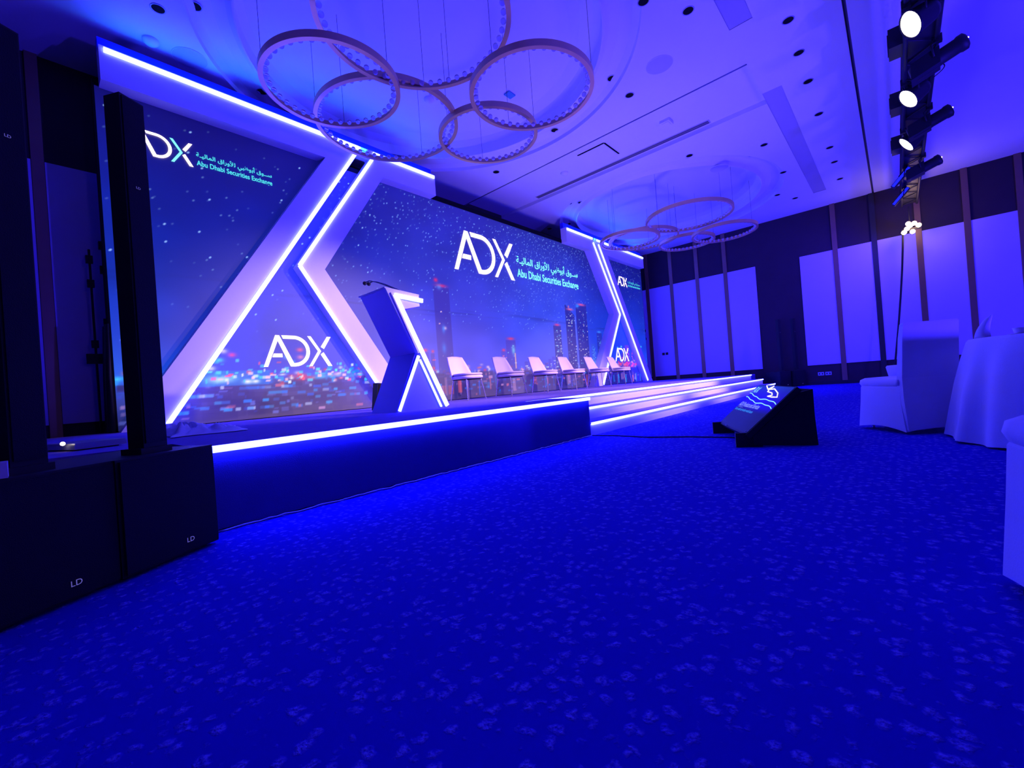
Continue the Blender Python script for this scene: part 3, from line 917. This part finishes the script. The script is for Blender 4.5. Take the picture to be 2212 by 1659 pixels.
# ------------------------------------------------------------------ confidence monitor
U3 = Vector((-.885, -.466, 0)).normalized()      # from the screen's left (+x end) to its right as the presenter reads it
B3 = Vector((.466, -.885, 0)).normalized()
S3 = (B3 * .40 + Vector((0, 0, .37))).normalized()
O3 = Vector((4.755, 1.42, .105))
N3 = U3.cross(S3).normalized()
mo = wthing('stage_monitor', 'black floor monitor leaning on a wedge box facing the stage, with a lit presentation slide', 'monitor', (4.35, 1.0, 0))
W3, H3 = 0.97, 0.545
c = O3 + U3 * W3 / 2 + S3 * H3 / 2 - N3 * .025
MB().obox(c, U3, S3, N3, W3 / 2, H3 / 2, .022).build('monitor_body', M['black'], mo)
nx3, nz3 = 96, 54
uu, vv_ = np.meshgrid(np.linspace(0, 1, nx3), np.linspace(0, 1, nz3))
T = np.zeros((nz3, nx3, 3))
wave = .55 + .12 * np.sin(uu * 5 + .5)
low = np.array([22, 26, 112.]); midc = np.array([28, 8, 245.]); top = np.array([30, 60, 190.])
for q in range(3):
    T[..., q] = np.interp(vv_.ravel(), [0, .40, .52, .70, .85, 1], [low[q], low[q] * 1.1, midc[q], midc[q], (midc[q] + top[q]) / 2, top[q]]).reshape(vv_.shape)
T *= (1 - .25 * np.clip((uu - .6) * 2, 0, 1))[..., None]
TL = lin(T)
vv3 = [tuple(O3 + U3 * (W3 * (.015 + .97 * a)) + S3 * (H3 * (.02 + .96 * b_)) + N3 * .001 - Vector((4.35, 1.0, 0))) for a, b_ in zip(uu.ravel(), vv_.ravel())]
tm = bpy.data.meshes.new('monitor_screen')
tm.from_pydata(vv3, [], [(j * nx3 + i, j * nx3 + i + 1, (j + 1) * nx3 + i + 1, (j + 1) * nx3 + i) for j in range(nz3 - 1) for i in range(nx3 - 1)])
a3 = tm.color_attributes.new('picture', 'FLOAT_COLOR', 'POINT')
a3.data.foreach_set('color', np.concatenate([TL.reshape(-1, 3), np.ones((len(vv3), 1))], 1).ravel())
tm.materials.append(M['tv'])
scr = link('monitor_screen', tm, mo)
scr['_o'] = tuple(mo['_o'])


def onscr(a, b_, k=.003):
    return O3 + U3 * (W3 * a) + S3 * (H3 * b_) + N3 * k


t = MB(); add_text(t, 'ADX Products and Services', onscr(.04, .47), U3, S3, W3 * .64, H3 * .10, .02); t.build('slide_title', M['tv_text'], scr)
t = MB(); add_text(t, 'Going public and working model issuers', onscr(.04, .355), U3, S3, W3 * .60, H3 * .075, .02); t.build('slide_subtitle', M['tv_blue'], scr)
MB().obox(onscr(.15, .45), U3, S3, N3, W3 * .08, .0012, .0005).build('slide_rule', M['tv_text'], scr)
for s_ in (.60, .69):
    ww = MB()
    ww.tube([onscr(a, s_ + .07 - .13 * a + .018 * math.sin(a * 9 + .9) + .008 * math.sin(a * 23), .004) for a in np.linspace(.02, .97, 40)], .0038, 6)
    ww.build('slide_wave_line', M['tv_line'], scr)
lg = logo_shapes(MB(), onscr(.05, .80), U3, S3, H3 * .13, chev=True); lg.build('slide_logo', M['tv_line'], scr)
# big emblem at the top of the slide
em = MB(); em.tube([onscr(a, b_, .004) for a, b_ in ((.30, .97), (.42, .90), (.50, .97), (.46, .90), (.58, .92), (.76, .84), (.84, .76), (.72, .75), (.60, .755), (.68, .79), (.62, .83), (.48, .85), (.46, .90))], .0045, 6); em.build('slide_emblem', M['logo'], scr)
# wedge box: side cheeks, back, feet
for q, (off) in enumerate((.01, W3 - .01)):
    base = O3 + U3 * off
    pts = [base + S3 * .03 - N3 * .05, base + S3 * H3 * .97 - N3 * .05, base + B3 * .50 + Vector((0, 0, .34)), base + B3 * .52 + Vector((0, 0, -.103)), base + B3 * .06 + Vector((0, 0, -.090))]
    th = U3 * .012
    n5 = len(pts)
    MB().add([p - th for p in pts] + [p + th for p in pts], [tuple(range(n5)), tuple(range(2 * n5 - 1, n5 - 1, -1))] + [(i, i + n5, (i + 1) % n5 + n5, (i + 1) % n5) for i in range(n5)]).build('side_panel', M['black'], mo)
MB().obox(O3 + U3 * W3 / 2 + B3 * .51 + Vector((0, 0, .12)), U3, Vector((0, 0, 1)), B3, W3 / 2 - .02, .22, .008).build('back_panel', M['black'], mo)
for off in (.03, W3 - .03):
    base = O3 + U3 * off
    MB().obox(base + Vector((0, 0, -.045)) + B3 * .03, U3, B3, (0, 0, 1), .012, .10, .058).build('foot', M['black'], mo)
for a_, b_ in ((.05, .04), (.3, .02), (.95, .05)):
    MB().sphere(onscr(a_, b_, .006), .005, 8, 6).build('screw', M['grey'], mo)
# cable on floor
pts = [(4.33, 2.69, .006), (4.36, 2.4, .006), (4.30, 2.0, .006), (4.40, 1.6, .006), (4.42, 1.25, .006), (4.40, 1.02, .006)]
P2 = []
for i in range(len(pts) - 1):
    for k in range(6):
        f_ = k / 6; P2.append(tuple(pts[i][j] * (1 - f_) + pts[i + 1][j] * f_ for j in range(3)))
tag(MB().tube(P2, .006, 6).build('floor_cable', M['black']), 'thin black cable on the carpet from the steps to the floor monitor', 'cable')

# ------------------------------------------------------------------ round table and covered chairs
tb = wthing('round_table', 'round banquet table under a floor-length white cloth at the right edge', 'table', (4.69, -1.045, 0))
C4 = Vector((4.69, -1.045, 0))
MB().cyl(C4 + Vector((0, 0, .70)), C4 + Vector((0, 0, .738)), .63, 48).build('tabletop', M['white'], tb)
MB().cyl(C4 + Vector((0, 0, 0)), C4 + Vector((0, 0, .70)), .05, 12).build('pedestal', M['black'], tb)
rings = []
NN = 180
for k, (r, z, am) in enumerate(((.02, .742, 0), (.4, .742, 0), (.62, .742, 0), (.648, .738, 0), (.66, .72, .002), (.69, .60, .006), (.725, .42, .013), (.755, .22, .02), (.785, .012, .026))):
    ring = []
    for i in range(NN):
        a = 2 * PI * i / NN
        rr = r + am * (math.sin(a * 14 + .4) + .5 * math.sin(a * 23 + 1))
        ring.append(C4 + Vector((rr * math.cos(a), rr * math.sin(a), z + (.006 * math.sin(a * 14) if z < .05 else 0))))
    rings.append(ring)
tc_ = MB().loft(rings, cap=False)
tag(tc_.build('tablecloth', M['cloth']), 'white cloth draped to the floor over the round table', 'tablecloth')
nk = MB()
nkc = Vector((4.71, -.47, .742))
rgs = []
for k in range(9):
    f_ = k / 8
    r = .05 * (1 - f_) ** .6 + .004
    z = .17 * f_
    rgs.append([nkc + Vector((r * .75 * math.cos(a) + .06 * f_ ** 2 * .6, r * .75 * math.sin(a) * (1 + .2 * math.cos(3 * a)) - .06 * f_ ** 2, z)) for a in [2 * PI * i / 16 for i in range(16)]])
nk.loft(rgs)
tag(nk.build('folded_napkin', M['cloth']), 'white napkin folded into a tall leaning fin on the round table', 'napkin')
cu = wthing('cup', 'small white cup on the round table near the napkin', 'cup', (4.47, -.62, .742))
MB().lathe([(.001, .002), (.022, .002), (.026, .01), (.034, .045), (.031, .045), (.024, .012), (.001, .008)], (4.47, -.62, .742), 20).build('bowl', M['white'], cu)
MB().lathe([(.001, .0), (.05, .0), (.06, .006), (.05, .004), (.001, .003)], (4.47, -.62, .742), 24).build('saucer', M['white'], cu)


def make_banquet(label, flare=1.0):
    """faces +x locally, origin under the seat centre"""
    t = thing('covered_chair', label, 'chair', (0, 0, 0), 0, None)
    hw = .215

    def rr(hx0, hx1, hy, z, wv=0.0, ph=0.0, n_=12):
        pts = []
        cs_ = [(hx1, -hy), (hx1, hy), (hx0, hy), (hx0, -hy)]
        for q in range(4):
            a, b_ = cs_[q], cs_[(q + 1) % 4]
            for i in range(n_):
                f_ = i / n_
                x = a[0] * (1 - f_) + b_[0] * f_; y = a[1] * (1 - f_) + b_[1] * f_
                pts.append((x, y, z + wv * abs(math.sin(PI * f_)) * (1 if q % 2 == 1 or True else 0)))
        return pts
    sk = [rr(-.22, .25, hw, .40), rr(-.225, .255, hw + .004, .39), rr(-.24, .262, hw + .012, .25, .0), rr(-.30 * flare, .275, hw + .03, .02, .030)]
    MB().loft(sk, cap=False, smooth=False).build('skirt', M['cloth'], t)
    seat = [rr(-.22, .25, hw, .395), rr(-.225, .262, hw + .01, .425), rr(-.22, .255, hw + .006, .455), rr(-.21, .23, hw - .02, .472), rr(-.15, .15, hw - .10, .478)]
    MB().loft(seat).build('seat_cover', M['cloth'], t)
    bk = [rr(-.315, -.20, hw + .020, .03, .02), rr(-.27, -.20, hw + .008, .30), rr(-.255, -.195, hw, .47), rr(-.285, -.235, hw - .004, .80), rr(-.30, -.258, hw - .008, .915), rr(-.296, -.265, hw - .015, .928)]
    MB().loft(bk, smooth=False).build('back_cover', M['cloth'], t)
    for sx in (-.20, .20):
        for sy in (-.17, .17):
            MB().cyl((sx, sy, 0), (sx, sy, .40), .012, 8).build('leg', M['chrome'], t)
    return t


FA = math.atan2(.57, .82)
b1 = make_banquet('white covered banquet chair seen from behind, left of the round table')
b1.location = (5.205, -.045, 0); b1.rotation_euler = (0, 0, FA)
dup(b1, (1.595, -.495, 0), math.radians(100), 'white covered chair cut off by the right edge, close to the camera')
pf = wthing('draped_stool', 'low white draped stool far off, peeking out left of the chair back', 'stool', (13.6, 0.02, 0))
MB().loft([[(13.6 + r * math.cos(a) * .8, .02 + r * math.sin(a), z) for a in [PI / 4 + 2 * PI * i / 4 for i in range(4)]] for r, z in ((.20, .0), (.24, .2), (.30, .43), (.27, .46), (.1, .465))]).build('cloth_cover', M['cloth'], pf)
MB().sphere((13.62, -.20, .50), .05, 12, 8, .7).build('napkin_knot', M['cloth'], pf)

# ------------------------------------------------------------------ lighting truss
TY, TZ = -.44, 4.68
tr = wthing('lighting_truss', 'black box truss hung under the ceiling carrying the stage lamps', 'truss', (10, TY, TZ))
for dy in (-.145, .145):
    for dz in (-.145, .145):
        MB().cyl((4.4, TY + dy, TZ + dz), (15.3, TY + dy, TZ + dz), .025, 10).build('chord', M['black'], tr)
xb = 4.4
k = 0
while xb < 15.2:
    d = MB()
    for dy in (-.145, .145):
        a = -.145 if k % 2 else .145
        d.cyl((xb, TY + dy, TZ + a), (xb + .3, TY + dy, TZ - a), .010, 6)
    for dz in (-.145, .145):
        a = -.145 if k % 2 else .145
        d.cyl((xb, TY + a, TZ + dz), (xb + .3, TY - a, TZ + dz), .010, 6)
    d.build('brace', M['black'], tr)
    xb += .3; k += 1
MB().box(4.42, 15.28, TY - .13, TY + .13, TZ - .13, TZ + .06).build('truss_filler', M['black'], tr)  # solid black box added to fill the truss as one dark mass
for x in (4.6, 8.2, 11.8, 15.1):
    MB().cyl((x, TY, TZ + .14), (x, TY, ZC), .008, 6).build('hanger', M['black'], tr)


def par(x, aim, lens, label, group=None):
    p = Vector((x + .04, -.37, 4.33))
    t = wthing('stage_lamp', label, 'lamp', tuple(p), group)
    d = (Vector(aim) - p).normalized()
    MB().lathe([(.001, -.24), (.085, -.24), (.115, -.19), (.135, -.02), (.150, .0), (.150, .012), (.138, .012), (.136, .0), (.001, -.01)], p + d * .06, 24, True, d).build('housing', M['black'], t)
    MB().lathe([(.001, .022), (.07, .019), (.128, .010), (.136, .002), (.136, -.005)], p + d * .06, 24, True, d).build('lens', lens, t)
    s_ = d.cross(Vector((0, 0, 1))).normalized()
    up = Vector((0, 0, 1))
    top_ = Vector((x, TY + .145, TZ - .16))
    MB().tube([p + s_ * .16, p + s_ * .165 + up * .09, (top_ + s_ * .08), top_, top_ - s_ * .08, p - s_ * .165 + up * .09, p - s_ * .16], .010, 6).build('yoke', M['black'], t)
    MB().box(x - .03, x + .03, TY + .11, TY + .19, TZ - .20, TZ - .11).build('clamp', M['black'], t)
    q = Vector((x, TY - .10, TZ - .05))
    MB().tube([q + Vector((0, -.05 - .11 * math.sin(PI * i / 12), .02 - .20 * i / 12)) for i in range(13)], .006, 6).build('safety_cable', M['black'], t)
    return t


lab = ['white-lit stage lamp, largest glowing disc near the top of the frame', 'white-lit stage lamp, second glowing oval down the truss', 'white-lit stage lamp seen edge-on as a thin glowing line']
for x, a, l in zip(PARX[1:], AIMS[1:], lab):
    par(x, a, M['lens'], l, 'white stage lamps')
par(4.9, AIMS[0], M['lens'], 'white-lit stage lamp on the truss just beyond the top of the picture', 'white stage lamps')


def wash_bar(x, label):
    p = Vector((x, -.26, 4.33))
    t = wthing('wash_bar', label, 'lamp', tuple(p), 'blue wash bars')
    u = Vector((0, .66, -.75)); n = Vector((-.86, .37, -.33)).normalized(); v = u.cross(n).normalized(); n = v.cross(u).normalized()
    if n.x > 0: n = -n
    MB().obox(p - n * .03, u, v, n, .21, .035, .05).build('housing', M['black'], t)
    MB().obox(p + n * .022, u, v, n, .20, .024, .004).build('lens', M['lens_blue'], t)
    MB().tube([p + v * .045, Vector((x + .08, TY + .1, TZ - .18)), Vector((x - .08, TY + .1, TZ - .18)), p - v * .045], .010, 6).build('yoke', M['black'], t)
    MB().box(x - .03, x + .03, TY + .07, TY + .15, TZ - .2, TZ - .12).build('clamp', M['black'], t)


wash_bar(12.15, 'blue-lit wash bar on the truss, upper of two thin blue slits')
wash_bar(13.56, 'blue-lit wash bar on the truss, lower thin blue slit above the bright cluster')


def profile_spot(x, label):
    p = Vector((x, -.54, 4.27))
    t = wthing('profile_spot', label, 'lamp', tuple(p), 'profile spots behind the truss')
    d = Vector((-.04, -.85, .28)).normalized()
    MB().lathe([(.001, -.22), (.085, -.22), (.10, -.18), (.10, .0), (.09, .06), (.09, .22), (.10, .24), (.10, .29), (.07, .31), (.001, .31)], p, 20, True, d).build('barrel', M['black'], t)
    MB().obox(p - d * .08, d, d.cross(Vector((0, 0, 1))), (0, 0, 1), .14, .11, .10).build('lamp_box', M['black'], t)
    MB().tube([p + Vector((.12, 0, 0)), p + Vector((.13, .02, .14)), (p.x, TY - .145, TZ - .17), p + Vector((-.13, .02, .14)), p + Vector((-.12, 0, 0))], .011, 6).build('yoke', M['black'], t)
    MB().box(p.x - .03, p.x + .03, TY - .19, TY - .11, TZ - .2, TZ - .11).build('clamp', M['black'], t)
    MB().sphere(p + d * .308 + Vector((0, 0, .02)), .018, 10, 6, .5).build('lit_vent', M['glow'], t)  # lit vent at the tail of the lamp
    return t


for x, l in ((7.66, 'black profile spot barrel pointing right between the two brightest lamps'), (9.6, 'black profile spot barrel sticking out right below the second bright lamp'), (11.8, 'black profile spot barrel sticking out right below the edge-on lamp')):
    profile_spot(x, l)
# dimmer boxes on the truss
for x, l in ((5.6, 'black dimmer box on the truss above the brightest lamp'), (7.6, 'black dimmer box on the truss stage side above the second lamp'), (9.4, 'black dimmer box on the truss stage side above the edge-on lamp'), (11.2, 'black dimmer box on the truss above the blue lamps')):
    t = wthing('dimmer_box', l, 'box', (x, TY + .2, TZ), 'dimmer boxes on the truss')
    MB().box(x - .16, x + .16, TY + .17, TY + .30, TZ - .14, TZ + .1).build('casing', M['black'], t)
    MB().box(x - .12, x + .12, TY + .30, TY + .31, TZ - .1, TZ + .06).build('front_plate', M['black'], t)
    MB().cyl((x, TY + .24, TZ + .1), (x, TY + .24, TZ + .14), .02, 8).build('plug', M['black'], t)
# warm cluster at the far end
cl_ = wthing('cluster_lamp', 'blazing cluster of small warm lamps high at the far wall, a cable hanging below', 'lamp', (15.2, -.42, 3.95))
MB().box(15.17, 15.24, -.62, -.26, 3.86, 3.91).build('bar', M['black'], cl_)
for y, z in ((-.30, 3.82), (-.36, 3.90), (-.42, 3.96), (-.50, 4.00), (-.58, 3.93), (-.46, 3.80), (-.39, 4.02)):
    MB().sphere((15.13, y, z), .055, 12, 8).build('bulb', M['glow'], cl_)
MB().tube([(15.2, -.28, 3.86), (15.2, -.25, 3.4), (15.2, -.21, 2.9), (15.2, -.14, 2.2), (15.2, -.05, 1.4), (15.2, .05, .62), (15.2, .10, .3), (15.2, .12, .02)], .022, 8).build('cable', M['black'], cl_)
MB().cyl((15.2, -.42, 3.91), (15.2, -.42, 4.47), .015, 8).build('drop_pipe', M['black'], cl_)


# ------------------------------------------------------------------ ring chandeliers
ball_me = MB().sphere((0, 0, 0), .030, 12, 8).build('crystal_ball', M['crystal'], mesh_only=True)


def ring_lamp(c, R0, z, label, group, near=True):
    t = wthing('ring_chandelier', label, 'chandelier', (c[0], c[1], z), group)
    MB().lathe([(R0, 0), (R0, .075), (R0 - .012, .075), (R0 - .012, .012), (R0 - .05, .012), (R0 - .05, 0), (R0, 0)], (c[0], c[1], z), 96, False).build('ring', M['gold'], t)
    nb = max(12, int(2 * PI * (R0 - .05) / .112))
    if near:
        for i in range(nb):
            a = 2 * PI * i / nb
            o = link('crystal_ball', ball_me, t)
            o.location = ((R0 - .075) * math.cos(a), (R0 - .075) * math.sin(a), .040)
    else:
        g = MB()
        for i in range(nb):
            a = 2 * PI * i / nb
            g.sphere((c[0] + (R0 - .075) * math.cos(a), c[1] + (R0 - .075) * math.sin(a), z + .04), .032, 8, 6)
        g.build('crystal_balls', M['crystal'], t)['kind'] = 'stuff'
    for k in range(3):
        a = 2 * PI * k / 3 + R0 * 7
        MB().cyl((c[0] + (R0 - .02) * math.cos(a), c[1] + (R0 - .02) * math.sin(a), z + .07), (c[0] + (R0 - .02) * math.cos(a), c[1] + (R0 - .02) * math.sin(a), ceil_z(c[0] + (R0 - .02) * math.cos(a), c[1] + (R0 - .02) * math.sin(a)) + .01), .0025, 5).build('wire', M['black'], t)
    return t


def S(v, z): return (v[0] * (z - .65), v[1] * (z - .65)), v[2] * (z - .65)
GA, GB = 'rings of the near chandelier', 'rings of the far chandelier'
for v, z, l, g, nr in (
    ((0.701, 1.309, 0.212), 4.10, 'gold ring chandelier with crystal balls, leftmost of the near cluster', GA, True),
    ((0.939, 1.360, 0.257), 4.38, 'gold ring chandelier of the near cluster, overlapping the lit beam of the left portal', GA, True),
    ((1.204, 0.888, 0.214), 4.19, 'gold ring chandelier with crystal balls, rightmost of the near cluster', GA, True),
    ((1.277, 1.172, 0.198), 4.33, 'gold ring chandelier of the near cluster, lowest on the right beneath the rightmost ring', GA, True),
    ((0.745, 0.922, 0.262), 4.35, 'gold ring chandelier of the near cluster, the one cut by the top of the picture', GA, True),
    ((2.898, 0.957, 0.267), 4.35, 'distant gold ring chandelier, widest and uppermost of the far cluster', GB, False),
    ((3.009, 1.424, 0.216), 4.10, 'distant gold ring chandelier, leftmost of the far cluster beside the portal', GB, False),
    ((3.074, 1.349, 0.250), 4.38, 'distant gold ring chandelier of the far cluster, crossing the leftmost ring', GB, False),
    ((3.453, 0.897, 0.221), 4.19, 'distant gold ring chandelier, rightmost of the far cluster', GB, False),
    ((3.443, 1.166, 0.204), 4.33, 'distant gold ring chandelier of the far cluster, lowest in the middle', GB, False),
):
    c, R0 = S(v, z)
    ring_lamp(c, R0, z, l, g, nr)


# ------------------------------------------------------------------ ceiling fittings
def downlight(x, y, label, z=None, r=.062):
    z = ceil_z(x, y) if z is None else z
    t = wthing('recessed_downlight', label, 'downlight', (x, y, z), 'recessed ceiling downlights')
    MB().lathe([(r + .012, 0), (r + .012, -.004), (r, -.006), (r, -.001)], (x, y, z), 20).build('trim_ring', M['grey'], t)
    MB().lathe([(r, -.003), (.001, -.0015)], (x, y, z), 20).build('aperture', M['dark'], t)


row = ['first', 'second', 'third', 'fourth', 'fifth', 'sixth', 'seventh', 'eighth', 'ninth']
for i, x in enumerate((4.9, 5.9, 6.91, 7.73, 8.61, 9.87, 11.57, 12.48, 13.74)):
    if i < 2: continue
    downlight(x, .82, 'dark recessed downlight, %s from the top in the row beside the black ceiling line' % row[i - 2])
DL = [((1.17, 5.98), 'dark recessed downlight nearest the top left corner, left one of the pair'), ((1.48, 5.79), 'dark recessed downlight near the top left, right one of the pair'),
      ((2.52, 6.82), 'dark recessed downlight just above the lit beam, beside the leftmost ring'), ((6.25, 3.05), 'dark recessed downlight right of the near chandelier, nearer one of the pair'),
      ((6.69, 2.98), 'dark recessed downlight right of the near chandelier, farther one of the pair'), ((5.75, 1.71), 'dark recessed downlight at the top of the picture over the pale ceiling'),
      ((5.2, 2.05), 'dark recessed downlight cut by the top edge beside the dome rim'), ((6.69, 4.47), 'dark recessed downlight just below right of the rightmost near ring'),
      ((6.81, 6.10), 'dark recessed downlight below the lowest near ring'), ((9.77, 4.69), 'dark slot-like downlight inside the far dome'),
      ((9.47, 3.01), 'dark recessed downlight outside the far dome rim, upper one of the close pair'), ((9.72, 3.12), 'dark recessed downlight on the far dome rim, lower one of the close pair'),
      ((10.28, 1.79), 'dark recessed downlight above the far dome near the vent'), ((10.74, 2.11), 'dark recessed downlight on the upper rim of the far dome'),
      ((12.09, 1.76), 'dark recessed downlight on the right rim of the far dome'), ((13.53, 2.14), 'dark recessed downlight at the far dome right end'),
      ((14.22, 1.84), 'dark recessed downlight rightmost beyond the far dome'), ((9.60, 6.13), 'dark recessed downlight left of the far dome, left one of the close pair'),
      ((9.81, 5.93), 'dark recessed downlight left of the far dome, right one of the close pair'), ((10.46, 7.43), 'dark recessed downlight just above the centre screen in the shaded ceiling'),
      ((10.88, 6.99), 'dark recessed downlight just above the right portal beam')]
for (x, y), l in DL:
    downlight(x, y, l)
for x, y, l in ((1.59, 6.6, 'round flush ceiling speaker above the left end of the lit beam'), (6.40, 2.36, 'round flush ceiling speaker right of the near chandelier'), (10.6, 2.75, 'faint round flush ceiling speaker beside the far dome')):
    t = wthing('ceiling_speaker', l, 'speaker', (x, y, ZC))
    MB().lathe([(.19, 0), (.19, -.004), (.18, -.006), (.001, -.006)], (x, y, ZC), 40).build('grille', M['disc'], t)
    MB().lathe([(.195, 0), (.195, -.005), (.188, -.007), (.186, -.004)], (x, y, ZC), 40).build('rim', M['ceiling'], t)
for x, y, z, l in ((8.13, 5.26, ZC + .08, 'white domed smoke detector between hatch and long vent'), (1.19, 6.57, ZC, 'white domed smoke detector above the left end of the lit beam'), (4.7, 5.6, ZC + .36, 'white smoke detector inside the near dome')):
    t = wthing('smoke_detector', l, 'detector', (x, y, z))
    MB().lathe([(.085, 0), (.085, -.02), (.07, -.035)], (x, y, z), 24).build('base', M['ceiling'], t)
    MB().lathe([(.07, -.035), (.05, -.055), (.001, -.058)], (x, y, z), 24).build('dome', M['ceiling'], t)
t = wthing('access_hatch', 'square ceiling access hatch with a dark edge, left of the long vent', 'hatch', (8.0, 4.35, ZC + .08))
MB().box(7.76, 8.32, 4.06, 4.64, ZC + .066, ZC + .079).build('hatch_panel', M['ceiling'], t)
fr = MB().box(7.73, 7.755, 4.05, 4.66, ZC + .070, ZC + .079).box(7.755, 8.35, 4.03, 4.055, ZC + .070, ZC + .079)
fr.build('open_edge', M['dark'], t)
t = wthing('projector_port', 'small white square fitting on the ceiling above the long vent', 'fitting', (8.0, 2.9, ZC + .08))
MB().box(7.92, 8.12, 2.82, 3.0, ZC + .03, ZC + .08).build('casing', M['ceiling'], t)
MB().box(7.95, 8.09, 2.85, 2.97, ZC + .022, ZC + .03).build('cover', M['ceiling'], t)
t = wthing('linear_vent', 'long grey linear air vent running along the ceiling strip', 'vent', (8.65, 4.4, ZC + .08))
MB().box(8.58, 8.71, 2.34, 6.45, ZC + .072, ZC + .079).build('vent_frame', M['cove'], t)
for k in range(2):
    MB().box(8.60 + .055 * k, 8.635 + .055 * k, 2.36, 6.43, ZC + .066, ZC + .074).build('vent_slot', M['groove'], t)
tag(MB().box(5.54, 5.70, 4.54, 4.66, ZC + .33, ZC + .345).build('ceiling_sticker', M['sticker']), 'small teal rectangular plate on the near dome ceiling, seen through the right ring', 'plate')

# wall sockets
for y, l in ((1.55, 'pale double wall socket low on the far wall, right one of the pair'), (1.73, 'pale double wall socket low on the far wall, left one of the pair')):
    t = wthing('wall_socket', l, 'socket', (XR - .01, y, .32))
    MB().box(XR - .012, XR, y - .075, y + .075, .27, .37).build('plate', M['grey'], t)
    for s_ in (-1, 1):
        MB().box(XR - .016, XR - .012, y + s_ * .035 - .015, y + s_ * .035 + .015, .30, .34).build('outlet', M['black'], t)
for y, l in ((6.43, 'small black wall switch on the white panel by the stage, left one'), (6.30, 'small black wall switch on the white panel by the stage, right one')):
    t = wthing('wall_switch', l, 'switch', (XR - .03, y, 1.4))
    MB().box(XR - .035, XR - .025, y - .045, y + .045, 1.36, 1.45).build('plate', M['black'], t)
    MB().box(XR - .04, XR - .035, y - .02, y + .02, 1.38, 1.43).build('rocker', M['black'], t)
for z, l in ((2.35, 'dark round wall box at the far end, upper one beside the screen'), (2.05, 'dark round wall box at the far end, lower one beside the screen')):
    t = wthing('wall_box', l, 'box', (XR - .05, 7.12, z))
    MB().cyl((XR - .10, 7.12, z), (XR - .025, 7.12, z), .08, 16).build('housing', M['black'], t)
    MB().cyl((XR - .11, 7.12, z), (XR - .10, 7.12, z), .06, 16).build('cover', M['black'], t)

for o in bpy.data.objects:
    if '_o' in o:
        del o['_o']
